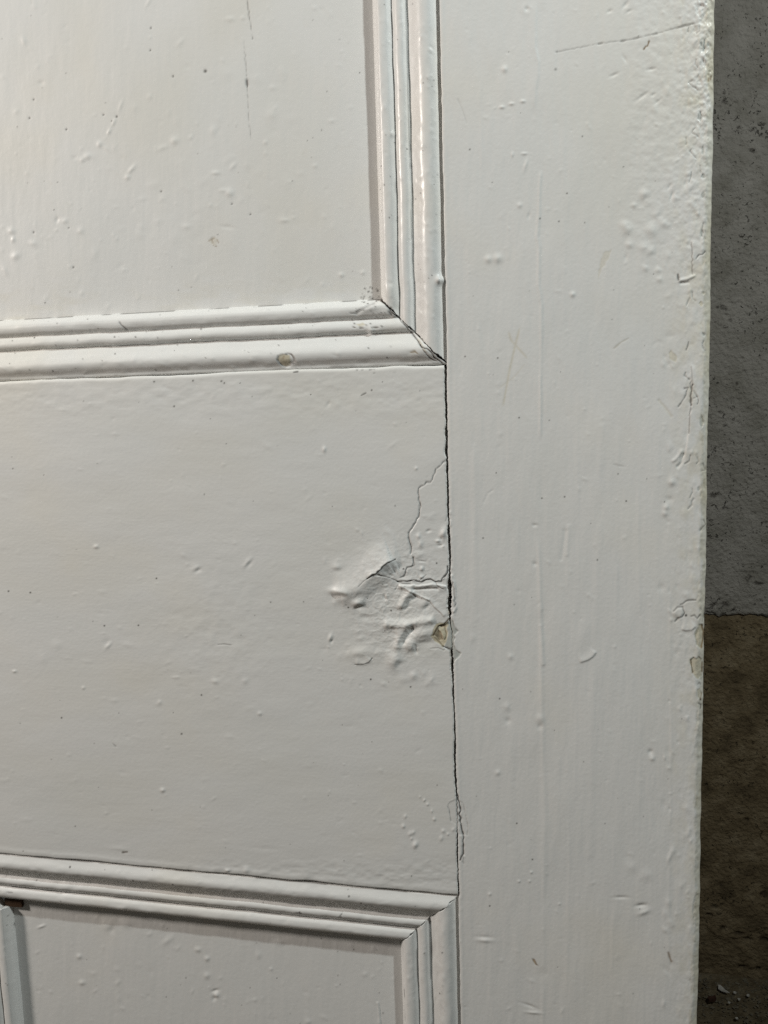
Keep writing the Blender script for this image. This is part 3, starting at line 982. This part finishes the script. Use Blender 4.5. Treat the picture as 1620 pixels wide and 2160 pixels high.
    s.line([(908, 1368), (925, 1367), (936, 1372), (944, 1366)], 1.0, -.15, dirt=.25)
    # plaster-like patch low on the joint
    s.poly([(944, 1701), (948, 1691), (957, 1687), (968, 1688), (968, 1745), (951, 1732), (948, 1709)], -.13, 1.0, jit=.8)
    s.line([(944, 1701), (948, 1709), (951, 1732)], 1.1, -.12, dirt=.35)
    s.line([(948, 1691), (957, 1687)], 1.3, .12)
    for x, y, r in [(902, 1697, 3), (855, 1722, 4), (851, 1743, 4), (865, 1759, 5), (872, 1756, 4), (876, 1782, 6.5), (868, 1769, 3), (931, 1768, 5),
                    (935, 1753, 4), (916, 1728, 3.5), (911, 1711, 3.5), (956, 1750, 4), (895, 1688, 2.5), (886, 1681, 2), (945, 1760, 2.5)]:
        q = ((x * 7 + y * 3) % 10) / 10
        s.bump(x, y, r * (.7 + .5 * q), r * (1.1 - .4 * q), .12 + .05 * r * (.5 + q), 140 * q)
    # elsewhere on the rail
    for x, y, a, b, an, h in [(229, 1361, 9, 4, -50, .35), (227, 1356, 9, 8, 0, -.2), (31, 1416, 4, 2.5, 0, .4), (176, 1451, 3, 3, 0, .3), (337, 1481, 4, 4, 0, .25),
                              (343, 1667, 4.5, 4, 0, .45), (203, 1153, 5, 4, 0, .35), (413, 1198, 9, 5, -30, .25), (418, 1203, 7, 4, -30, -.25),
                              (522, 1186, 11, 4, -50, .28), (526, 1190, 9, 4, -50, -.22), (453, 1437, 7, 5, 0, .3), (517, 1436, 6, 6, 0, .22),
                              (548, 1505, 4, 4, 0, .3), (684, 948, 4, 6, 0, .4), (878, 988, 3, 3, 0, .3), (693, 852, 4, 7, 30, -.2), (953, 990, 5, 4, 0, .35),
                              (480, 1836, 4, 3, 0, .45), (520, 1835, 6, 6, 0, .35), (90, 1390, 9, 12, 0, .15), (270, 1360, 14, 5, 10, .12),
                              (120, 1360, 10, 9, 0, .14), (560, 1790, 30, 4, 4, -.1), (250, 1790, 20, 4, 4, .12)]:
        s.bump(x, y, a, b, h, an)
    s.line([(460, 1360), (472, 1359), (487, 1361)], 1.4, -.15, dirt=.3)
    s.line([(762, 834), (772, 829)], 1.5, -.1, dirt=.75)
    s.line([(238, 1568), (244, 1574)], 1.3, -.1, dirt=.4)
    s.line([(259, 1798), (268, 1797)], 2.2, -.1, dirt=.7, wood=.4)
    for p in [(330, 1220), (292, 1319), (220, 1320), (425, 1466), (130, 1514), (18, 1247), (64, 1250), (383, 1548), (825, 1288), (851, 1200), (921, 1188),
              (735, 1281), (325, 805), (407, 803), (467, 804), (473, 808), (367, 857), (784, 823), (782, 1433), (866, 1449)]:
        s.speck(*p, 1.9, .95)
    s.specks((0, 940, 800, 1860), 60, 22)
    s.scatter((-20, 930, 800, 1880), 230, (2, 5), (.03, .11), 34, 2.6, 0)
    s.scatter((680, 945, 1080, 1450), 90, (2, 7), (.05, .16), 35, 2.0)


def build_rail():
    z = [at(940, v)[1] for v in (700, 1090, 1450, 1960)]
    Z1 = rows([(ZR1, z[1], PXM * 2.1), (z[1], z[2], PXM * 1.3), (z[2], ZR0, PXM * 2.1)])
    xa, xb, xL = at(-30, 1300)[0], at(660, 1300)[0], 2 * XC - XS0
    _, pyl = topx(np.full_like(Z1, XS0), Z1)
    g = 1.3 * np.interp(pyl, GAP[:, 0], GAP[:, 1]) * (1 + 0.35 * vn(pyl / 19.0, pyl * 0 + 8.8, 46))
    sx = seam_x(pyl) - g - 0.8 * np.abs(vn(pyl / 7., pyl * 0 + 1.7, 55)) * np.where(g > 1.2, 1, .2)
    xr = np.array([at(a, b)[0] for a, b in zip(sx, pyl)])
    U = rows([(0, (xa - xL), 0.03), ((xa - xL), (xb - xL), PXM * 2.5), ((xb - xL), XS0 - xL, PXM * 1.3)])
    U = (U - U[0]) / (U[-1] - U[0])
    X = xL + (xr - xL)[:, None] * U[None, :]
    # hand-painted top and bottom arrises wander a little
    V = (Z1[:, None] - ZR0) / (ZR1 - ZR0)
    top = 0.00045 * fbm(X[0] * 45, X[0] * 0, 56, 3)
    bot = 0.00045 * fbm(X[0] * 45, X[0] * 0 + 5, 57, 3)
    Z = Z1[:, None] + top[None, :] * sstep(.9, 1, V) + bot[None, :] * sstep(.1, 0, V)

    def fn(s, X, Z):
        rail_marks(s, X, Z)
        zt, zb = ZR1 + top[None, :], ZR0 + bot[None, :]
        s.h += round_edge(zt - Z, 0.0018, 1.1) + round_edge(Z - zb, 0.0007, 0.4)
        s.h += 0.15 * np.exp(-((Z - zb - .0022) / .0014) ** 2)
        s.h += round_edge(xr[:, None] - X, 0.0005, 0.22)
        # grime caught on the top arris
        s.line([(752, 781), (790, 780)], 1.3, -.1, dirt=.6, dash=6)
        s.line([(788, 787), (860, 785)], 1.6, -.1, dirt=.6, dash=9, seed=4)
        s.line([(620, 785), (628, 784)], 1.8, -.1, dirt=.9)

    return door_sheet('lock_rail', X, Z, 0.0, fn, PAINT_H, 'lrtb', 35.0, 'r')


lock_rail = build_rail()

# ------------------------------------------------------------------ panels
UPX0, UPX1 = 2 * XC - XS0 + MW, XS0 - MW          # clear opening of the upper panel
UPZ0, UPZ1 = ZR1 + MW, DOORTOP - 0.115 - MW
LPX0, LPX1 = XM1 + MW, XS0 - MW
LPZ1, LPZ0 = ZR0 - MW, DOORBOT + 0.20 + MW


def upper_marks(s, X, Z):
    px, py = s.px, s.py
    s.h += 0.13 * fbm(px / 90, py / 200, 3, 3) + 0.03 * fbm(px / 11, py / 60, 5, 2) + 0.014 * fbm(px / 4, py / 5, 11, 2)
    s.aged += np.clip(0.06 + 0.12 * fbm(px / 160, py / 260, 28, 3) + .15 * sstep(560, 640, py) * fbm(px / 40, py / 12, 32, 3), 0, .4)
    s.line([(517, -20), (521, 0), (526, 38), (530, 60), (533, 82)], 1.1, -.18, dirt=.5, jit=.5)
    s.line([(514, 80), (518, 130), (521, 175), (524, 220), (526, 260), (530, 300)], 1.0, -.15, dirt=.38, jit=.5, fade=.1)
    s.line([(521, 170), (522, 184)], 2.2, -.3, dirt=.85)
    for x, y, r in [(433, 150, 3.6), (365, 161, 2.2), (317, 106, 2), (318, 59, 2), (71, 210, 2), (62, 249, 2.2), (140, 273, 2.2), (340, 404, 2),
                    (489, 430, 1.8), (528, 452, 2), (155, 564, 2), (145, 481, 1.6), (66, 5, 2.2), (71, 490, 2), (218, 242, 2), (246, 246, 2.5)]:
        s.speck(x, y, r, .85)
        s.bump(x, y, r * 1.2, r * 1.2, -.2)
    for x, y, a, b, an, h in [(50, 86, 5, 10, -15, .3), (87, 175, 6, 5, 0, -.25), (185, 330, 8, 6, -20, .42), (174, 337, 5, 5, 0, .3), (157, 333, 5, 4, 0, -.2),
                              (210, 304, 5, 6, 0, .4), (224, 313, 8, 3, 40, .2), (230, 278, 3, 6, 25, .4), (240, 258, 3, 9, 25, .3), (255, 222, 3, 12, 20, .22),
                              (278, 357, 4, 10, 40, .4), (269, 374, 5, 5, 0, .4), (368, 297, 8, 7, -30, .42), (342, 312, 14, 5, -20, .2), (484, 407, 8, 8, 0, .5),
                              (470, 402, 7, 4, 0, .25), (455, 365, 8, 4, 0, .35), (492, 350, 10, 4, -50, .25), (24, 487, 7, 6, 30, .4), (28, 505, 4, 6, 0, .3),
                              (70, 513, 8, 6, 20, .3), (33, 540, 9, 7, -30, .4), (120, 464, 4, 6, 20, -.3), (137, 466, 6, 5, 0, .3), (170, 487, 7, 7, 0, .25),
                              (393, 478, 9, 5, 0, .22), (480, 479, 14, 4, 8, -.22), (200, 535, 8, 16, 20, .15), (485, 40, 9, 5, 0, .25), (512, 38, 4, 4, 0, .25),
                              (450, 275, 7, 10, 0, .25), (380, 90, 5, 11, 40, .18), (316, 204, 5, 6, 0, .2), (10, 570, 5, 12, -20, .25), (313, 5, 3, 12, 30, .25),
                              (665, 350, 5, 4, 0, .2), (600, 465, 9, 4, 0, .25), (575, 185, 6, 5, 0, .2), (700, 255, 7, 4, 0, .2), (560, 300, 4, 4, 0, .25),
                              (720, 580, 5, 5, 0, .45), (765, 575, 4, 4, 0, .4), (680, 600, 4, 4, 0, .2)]:
        s.bump(x, y, a, b, h, an)
    for a, b in [((440, 508), (452, 502)), ((450, 518), (457, 520)), ((446, 500), (449, 512)), ((458, 506), (461, 512))]:
        s.line([a, b], 1.3, -.1, wood=.55, jit=.5)
    s.poly([(440, 506), (450, 500), (460, 506), (457, 518), (446, 516)], -.05, 2, bare=.35, jit=1)
    s.specks((0, 780, 0, 640), 40, 23)
    s.scatter((-20, 790, -20, 650), 150, (2, 5), (.05, .16), 36, 2.0)
    s.scatter((200, 640, 150, 560), 50, (5, 12), (.05, .13), 38, 2.0)
    s.h *= 0.8
    # grime in the corner and along the bead
    s.specks((760, 800, 600, 632), 18, 39, (1.2, 2.6))


def lower_marks(s, X, Z):
    px, py = s.px, s.py
    s.h += 0.13 * fbm(px / 90, py / 180, 13, 3) + 0.03 * fbm(px / 10, py / 50, 15, 2) + 0.014 * fbm(px / 4, py / 5, 17, 2)
    s.line([(796, 2112), (798, 2118), (800, 2140), (803, 2180)], 2.0, .35, fade=.05)
    s.line([(800, 2116), (804, 2150), (806, 2180)], 2.0, -.15)
    for x, y, a, b, an, h in [(454, 2090, 7, 3, -15, -.5), (457, 2099, 5, 5, 0, .5), (452, 2106, 4, 6, 30, -.35), (167, 2018, 5, 5, 0, .4), (173, 2073, 6, 5, 0, .4),
                              (88, 1954, 8, 2.5, -20, .4), (227, 1953, 10, 11, 0, .28), (236, 1962, 6, 7, 0, -.25), (267, 1949, 9, 8, 0, .25), (353, 1984, 14, 6, -40, .25),
                              (418, 2003, 6, 5, 0, .35), (437, 2022, 5, 5, 0, .4), (437, 2058, 6, 6, 0, .35), (590, 1987, 12, 6, 0, .2), (545, 2015, 6, 8, 0, .2),
                              (572, 2044, 3, 3, 0, .2), (770, 2055, 5, 5, 0, .2), (650, 2155, 6, 6, 0, .25)]:
        s.bump(x, y, a, b, h, an)
    s.specks((80, 830, 1940, 2160), 22, 24)
    s.scatter((50, 850, 1900, 2180), 80, (2, 5), (.05, .15), 37, 2.0)


def build_panel(name, x0, x1, z0, z1, fx, fz, fn, mat):
    m = 0.007
    X1 = rows([(x0 - m, fx[0], 0.02), (fx[0], x1 + m, PXM * 2.5)]) if fx else rows([(x0 - m, x1 + m, 0.03)])
    if fz is None:
        Z1 = rows([(z1 + m, z0 - m, 0.03)])
    elif fz[1] == 'low':
        Z1 = rows([(z1 + m, fz[0], 0.02), (fz[0], z0 - m, PXM * 2.5)])
    else:
        Z1 = rows([(z1 + m, fz[0], PXM * 2.5), (fz[0], z0 - m, 0.02)])
    X, Z = np.meshgrid(X1, Z1)
    return door_sheet(name, X, Z, PANEL, fn, mat, 'lrtb', 22.0)


build_panel('upper_panel', UPX0, UPX1, UPZ0, UPZ1, (at(-30, 300, .0085)[0],), (at(400, -40, .0085)[1], 'low'), upper_marks, PAINT_V)
build_panel('lower_panel', LPX0, LPX1, LPZ0, LPZ1, (at(-10, 2000, .0085)[0],), (at(400, 2200, .0085)[1], 'high'), lower_marks, PAINT_V)
build_panel('lower_panel', 2 * XC - LPX1, 2 * XC - LPX0, LPZ0, LPZ1, None, None, lambda s, X, Z: None, PAINT_V)

# ------------------------------------------------------------------ mouldings
# profile: (fraction of the width from the frame inwards, height in mm)
PROF = np.array([(0.00, -1.8), (0.050, -1.8), (0.062, -1.2), (0.075, -0.65), (0.10, 0.0), (0.13, 0.5), (0.165, 0.92), (0.20, 1.1), (0.235, 1.05),
                 (0.27, 0.7), (0.31, 0.0), (0.35, -0.95), (0.385, -1.8), (0.42, -2.6), (0.45, -3.3), (0.475, -3.85), (0.484, -3.9), (0.497, -3.2),
                 (0.515, -2.5), (0.545, -2.0), (0.575, -1.85), (0.605, -2.0), (0.64, -2.6), (0.675, -3.6), (0.692, -4.15), (0.700, -4.2), (0.713, -3.7),
                 (0.73, -3.2), (0.76, -2.6), (0.80, -2.3), (0.84, -2.25), (0.88, -2.6), (0.91, -3.5), (0.937, -4.5), (0.96, -5.9), (0.98, -7.5), (0.995, -8.7), (1.01, -9.6)])
PROF_CLOSED = PROF.copy()
PROF_CLOSED[:5] = [(-0.004, -2.5), (0.012, -0.95), (0.03, -0.85), (0.055, -0.75), (0.085, -0.28)]
PROF_LIP = PROF.copy()
PROF_LIP[:5] = [(0.0, -3.0), (0.018, -2.0), (0.026, -0.85), (0.045, -0.65), (0.085, -0.15)]


def moulding(outer_a, outer_b, inward, prof, fine, mat, marks=None, seed=0, cut=(0.0, 0.0), nT=84, square=(False, False), notch=0.0):
    """swept moulding; outer_a, outer_b = outer corners (X, Z); inward = unit vector towards the panel"""
    a, b, n = np.array(outer_a), np.array(outer_b), np.array(inward)
    L = np.hypot(*(b - a))
    e = (b - a) / L
    nT = nT if fine else 30
    T = np.linspace(prof[0, 0], prof[-1, 0], nT * 3)
    hh = np.interp(T, prof[:, 0], prof[:, 1])
    arc = np.concatenate([[0], np.cumsum(np.hypot(np.diff(T) * MW * 1000, np.diff(hh)))])
    T = np.interp(np.linspace(0, arc[-1], nT), arc, T)
    if fine:
        U = rows([(0, fine[0], 0.02)] * (fine[0] > 1e-4) + [(fine[0], fine[1], PXM * 2.0)] + [(fine[1], L, 0.02)] * (fine[1] < L - 1e-4)) / L
    else:
        U = np.linspace(0, 1, 14)
    TT, UU = np.meshgrid(T, U)
    # mitred ends, with a ragged open joint
    jag_ = 0.00055 * fbm(TT * 17, TT * 0 + seed * 3.7, 60 + seed, 4, .65)
    s0 = (0 if square[0] else 1) * np.maximum(TT, 0) * MW + cut[0] + jag_ + notch * sstep(0.70, 0.86, TT)
    s1 = L - (0 if square[1] else 1) * np.maximum(TT, 0) * MW - cut[1] - jag_
    S = s0 + (s1 - s0) * UU
    Xb = a[0] + e[0] * S + n[0] * TT * MW
    Zb = a[1] + e[1] * S + n[1] * TT * MW
    px, py = topx(Xb, Zb, 0.003)
    # hand-painted edges wander
    w1 = 0.0065 * fbm(S * 90, S * 0 + 2.1 + seed, 61, 3) if fine else 0
    tq = TT + w1 * np.sin(np.clip(TT, 0, 1) * math.pi)
    H = np.interp(tq, prof[:, 0], prof[:, 1])
    s = Sheet(px, py)
    if fine:
        s.h += 0.10 * fbm(S * 110, TT * 8 + seed, 63, 2) + 0.012 * fbm(S * 600, TT * 40 + seed, 64, 2)
    tq_ = TT
    if marks:
        marks(s, S, tq_)
    H = H + s.h
    # return of the mitre end
    X = a[0] + e[0] * S + n[0] * TT * MW
    Z = a[1] + e[1] * S + n[1] * TT * MW
    sides = 'tb'
    Xp, Zp, Hp = pad(X, sides), pad(Z, sides), pad(H, sides)
    Hp[0, :] = np.minimum(Hp[0, :], -9.5)
    Hp[-1, :] = np.minimum(Hp[-1, :], -9.5)
    at_ = {k: pad(getattr(s, k), sides) for k in ('dirt', 'bare', 'wood', 'coat', 'aged')}
    at_['wood'][0, :] = at_['wood'][-1, :] = 0.9
    flip = (e[0] * n[1] - e[1] * n[0]) < 0
    me = grid_mesh('moulding', Xp, -Hp / 1000.0, Zp, BASE, at_, flip=not flip)
    return link('moulding', me, mat, door)


def crease_dirt(s, S, T, t0, w, amount, scale, seed, lo=0.15):
    """grime lying in a crease of the profile, broken along its length"""
    g = np.exp(-((T - t0) / w) ** 2) * sstep(lo, lo + .3, fbm(S * scale, S * 0 + seed, 44 + seed, 3))
    s.dirt = np.maximum(s.dirt, amount * g)


def mitre_marks(s):
    C = [(797, 626), (803, 632), (812, 641), (822, 652), (828, 660), (838, 668), (846, 678), (857, 688), (864, 697), (872, 707), (880, 716), (888, 727), (893, 734)]
    s.line(C, 1.5, -.4, dirt=.9, jit=.9, seed=3)
    s.line(C[-2:] + [(902, 748), (910, 755), (922, 762)], 1.2, -.3, dirt=.75, jit=1.0, seed=4)
    s.line(C[-2:] + [(905, 737), (915, 747), (925, 758), (938, 770)], 1.5, -.4, dirt=.9, jit=1.0, seed=5)
    s.line([(884, 717), (893, 729), (901, 741)], 2.6, .3, bare=.5, jit=1.2, seed=6)
    s.line([(825, 650), (822, 658), (826, 664)], 2.6, -.4, dirt=.8)
    s.bump(830, 668, 6, 8, .5)
    s.bump(836, 652, 7, 9, -.4)
    s.line([(793, 622), (802, 630)], 2.6, -.3, wood=.7, jit=.8)


def m_upper_right(s, S, T):
    mitre_marks(s)
    s.bump(822, 612, 13, 19, .55)
    s.bump(824, 598, 5, 5, -.3)
    s.bump(828, 283, 5, 7, .5)
    s.bump(932, 592, 8, 9, 2.0)       # paint bridging the groove
    s.bump(926, 600, 10, 14, .25)
    s.bump(812, 330, 9, 60, .12)
    for p in [(896, 181), (877, 420), (804, 350), (811, 390), (832, 300), (868, 350), (859, 315), (889, 410), (822, 460), (797, 588)]:
        s.speck(*p, 1.6, .9)
    s.specks((790, 925, 0, 740), 40, 71)
    s.scatter((885, 930, 0, 750), 70, (2, 5), (.05, .16), 72, 2.0, 90)
    s.scatter((790, 880, 0, 700), 60, (2, 5), (.05, .14), 73, 2.0, 90)
    crease_dirt(s, S, T, .487, .006, .55, 60, 2, .2)
    crease_dirt(s, S, T, .708, .006, .4, 60, 3, .3)
    # worn gloss crest
    s.h += 0.05 * np.exp(-((T - .17) / .02) ** 2) * vn(S * 260, S * 0 + 2.2, 33)


def m_upper_bottom(s, S, T):
    mitre_marks(s)
    s.poly([(592, 752), (600, 747), (612, 746), (620, 747), (626, 755), (628, 764), (620, 768), (615, 773), (606, 775), (596, 770), (590, 761)], -.5, 1.2, jit=1)
    s.poly([(590, 758), (596, 749), (606, 748), (616, 750), (618, 760), (615, 770), (606, 773), (597, 769)], .1, 1.0, bare=.9, jit=.8)
    s.line([(604, 753), (602, 757)], 1.6, -.1, wood=.7)
    s.speck(609, 748, 2.2, .7)
    s.line([(592, 752), (590, 761), (597, 771), (606, 776)], 1.2, -.1, dirt=.5, jit=.6)
    s.line([(620, 748), (626, 756), (628, 765), (621, 768)], 1.4, -.1, dirt=.7)
    # blistered corner
    s.bump(785, 648, 22, 7, .5, -20)
    s.line([(752, 662), (762, 655), (778, 645), (788, 640)], 3.0, -.45, dirt=.35)
    s.line([(736, 660), (752, 659), (760, 652)], 1.2, -.2, dirt=.75, jit=.8)
    s.line([(746, 690), (760, 692), (782, 692), (800, 690)], 1.6, -.25, dirt=.7, wood=.3, jit=.8, dash=9)
    s.bump(784, 700, 7, 9, .9)
    s.bump(798, 699, 10, 8, .45)
    s.poly([(750, 684), (765, 680), (772, 686), (760, 689)], -.1, 1.2, bare=.7, jit=.8)
    for p in [(71, 712), (288, 711), (243, 711), (120, 783), (334, 781), (782, 683), (768, 654), (775, 640), (820, 755), (805, 660), (781, 735), (423, 694)]:
        s.speck(*p, 1.8, .95)
    s.line([(254, 680), (262, 690), (268, 695)], 1.8, -.2, dirt=.6, jit=.6)
    s.line([(870, 744), (878, 742), (884, 747)], 2.0, -.15, wood=.7, bare=.5)
    s.specks((0, 900, 640, 790), 60, 74)
    s.specks((740, 830, 630, 690), 26, 75, (1.0, 2.2))
    s.scatter((0, 930, 740, 792), 70, (2.5, 6), (.05, .16), 76, 2.4, 0)
    s.scatter((0, 850, 640, 740), 60, (2, 5), (.04, .12), 77, 2.4, 0)
    crease_dirt(s, S, T, .985, .010, .85, 70, 5, -.05)
    crease_dirt(s, S, T, .484, .008, .55, 70, 6, .1)
    crease_dirt(s, S, T, .700, .008, .45, 60, 4, .15)
    crease_dirt(s, S, T, .03, .012, .4, 60, 3, .25)


def m_lower_top(s, S, T):
    for p in [(155, 1822), (88, 1841), (633, 1922), (720, 1932), (775, 1903), (740, 1882), (765, 1897), (288, 1850), (371, 1858)]:
        s.speck(*p, 2.0, .95)
    s.line([(624, 1923), (637, 1925)], 1.6, -.15, dirt=.8)
    s.line([(716, 1933), (722, 1926)], 1.6, -.15, dirt=.7)
    s.line([(15, 1881), (28, 1882)], 1.1, -.1, dirt=.5)
    s.specks((0, 950, 1800, 1990), 60, 81)
    s.scatter((0, 950, 1800, 1900), 90, (2.5, 6), (.04, .13), 82, 2.6, 6)
    s.scatter((0, 850, 1850, 1985), 60, (2.5, 6), (.04, .12), 83, 2.6, 6)
    crease_dirt(s, S, T, .03, .010, .6, 60, 7, .1)
    crease_dirt(s, S, T, .484, .008, .5, 60, 4, .15)
    crease_dirt(s, S, T, .700, .008, .5, 60, 5, .15)


def m_lower_right(s, S, T):
    s.line([(848, 1990), (850, 2050), (852, 2100), (854, 2180)], 1.2, -.25, dirt=.7, dash=18, seed=9)
    for p in [(896, 2008), (929, 2089), (935, 2000)]:
        s.speck(*p, 1.7, .9)
    s.bump(862, 2062, 5, 6, .2)
    s.h += .18 * fbm(s.px / 9, s.py / 26, 66, 2) * sstep(.2, .3, T) * sstep(.5, .4, T)
    s.scatter((850, 965, 1900, 2180), 70, (2, 5), (.05, .14), 84, 2.0, 90)
    crease_dirt(s, S, T, .487, .007, .7, 50, 8, -.1)
    crease_dirt(s, S, T, .708, .007, .6, 50, 9, -.2)


def m_lower_left(s, S, T):
    s.line([(15, 1908), (17, 1925), (20, 1945), (19, 1960), (23, 1975), (26, 1990), (28, 2005), (31, 2030), (31, 2050), (33, 2070)], 1.0, -.2, dirt=.8, jit=.35,
           dash=22, seed=11)
    s.line([(37, 2115), (40, 2140), (43, 2170)], 1.0, -.2, dirt=.75, jit=.35)
    s.scatter((0, 60, 1900, 2180), 40, (2, 5), (.05, .14), 85, 2.0, 90)
    s.specks((0, 60, 1900, 2160), 10, 86)


ux0, ux1, uz0, uz1 = 2 * XC - XS0, XS0, ZR1, DOORTOP - 0.115
lx0, lx1, lz0, lz1 = XM1, XS0, DOORBOT + 0.20, ZR0
ztop = at(850, -30)[1]
xlft = at(-25, 750)[0]
zbot = at(900, 2190)[1]
# upper panel: right (upwards), bottom (leftwards), left, top
moulding((ux1, uz0), (ux1, uz1), (-1, 0), PROF, (0, ztop - uz0), PAINT_V, m_upper_right, 1, (0.0003, 0))
moulding((ux1, uz0), (ux0, uz0), (0, 1), PROF_CLOSED, (0, ux1 - xlft), PAINT_H, m_upper_bottom, 2, (0.0003, 0))
moulding((ux0, uz0), (ux0, uz1), (1, 0), PROF, None, PAINT_V)
moulding((ux0, uz1), (ux1, uz1), (0, -1), PROF_LIP, None, PAINT_H)
# lower right panel: top (leftwards), right (downwards), left, bottom
moulding((lx1, lz1), (lx0, lz1), (0, -1), PROF_LIP, (0, lx1 - at(-25, 1850)[0]), PAINT_H, m_lower_top, 3, (0.00025, -0.004), square=(False, True))
moulding((lx1, lz1), (lx1, lz0), (-1, 0), PROF, (0, lz1 - zbot), PAINT_V, m_lower_right, 4, (0.00025, 0))
moulding((lx0, lz1), (lx0, lz0), (1, 0), PROF, (0.0, lz1 - zbot), PAINT_V, m_lower_left, 5, (MW - 0.0008, 0), square=(True, False), notch=0.0048)
moulding((lx0, lz0), (lx1, lz0), (0, 1), PROF_CLOSED, None, PAINT_H)
# lower left panel
kx0, kx1 = 2 * XC - lx1, 2 * XC - lx0
moulding((kx1, lz1), (kx0, lz1), (0, -1), PROF_LIP, None, PAINT_H)
moulding((kx1, lz1), (kx1, lz0), (-1, 0), PROF, None, PAINT_V)
moulding((kx0, lz1), (kx0, lz0), (1, 0), PROF, None, PAINT_V)
moulding((kx0, lz0), (kx1, lz0), (0, 1), PROF_CLOSED, None, PAINT_H)


# ------------------------------------------------------------------ rest of the door frame
def plain(name, x0, x1, z0, z1, mat, seed):
    X1 = rows([(x0, x0 + .003, .001), (x0 + .003, x1 - .003, 0.01), (x1 - .003, x1, .001)])
    Z1 = rows([(z1, z1 - .003, .001), (z1 - .003, z0 + .003, 0.012), (z0 + .003, z0, .001)])
    X, Z = np.meshgrid(X1, Z1)

    def fn(s, X, Z):
        s.h += .16 * fbm(X * 60, Z * 30, seed, 3)
        s.h += round_edge(np.minimum(X - x0, x1 - X), .0012, .8) + round_edge(np.minimum(Z - z0, z1 - Z), .0012, .8)

    return door_sheet(name, X, Z, 0.0, fn, mat, 'lrtb', 35.0)


plain('stile', 2 * XC - XS1, 2 * XC - XS0 - .0004, DOORBOT, DOORTOP, PAINT_V, 20)
plain('muntin', XC - MUNT / 2, XM1, lz0 + .0004, ZR0 - .0006, PAINT_V, 22)
plain('top_rail', 2 * XC - XS0, XS0 - .0006, uz1, DOORTOP, PAINT_H, 24)
plain('bottom_rail', 2 * XC - XS0, XS0 - .0006, DOORBOT, lz0, PAINT_H, 26)


def block(name, x0, x1, y0, y1, z0, z1, mat, parent=None):
    me = bpy.data.meshes.new(name)
    b = BASE
    v = [(x - b[0], y - b[1], z - b[2]) for x in (x0, x1) for y in (y0, y1) for z in (z0, z1)]
    me.from_pydata(v, [], [(0, 1, 3, 2), (4, 6, 7, 5), (0, 4, 5, 1), (2, 3, 7, 6), (0, 2, 6, 4), (1, 5, 7, 3)])
    return link(name, me, mat, parent or door)


# tenon bridging the joint, seen only as dark wood down in the open gap; rear boards close the back
block('tenon', XS0 - 0.045, XS0 + 0.045, 0.010, 0.022, ZR0 + 0.02, ZR1 - 0.02, WOOD, lock_rail)
block('back_board', 2 * XC - XS1 + .001, XS1 - .002, 0.0222, 0.0345, DOORBOT + .001, DOORTOP - .001, WOOD)
# raw wood showing where the moulding stops short
block('packing_piece', lx0 + 0.0280, lx0 + MW + 0.0068, 0.0064, 0.0088, lz1 - MW - 0.0042, lz1 - MW + 0.004, WOOD)
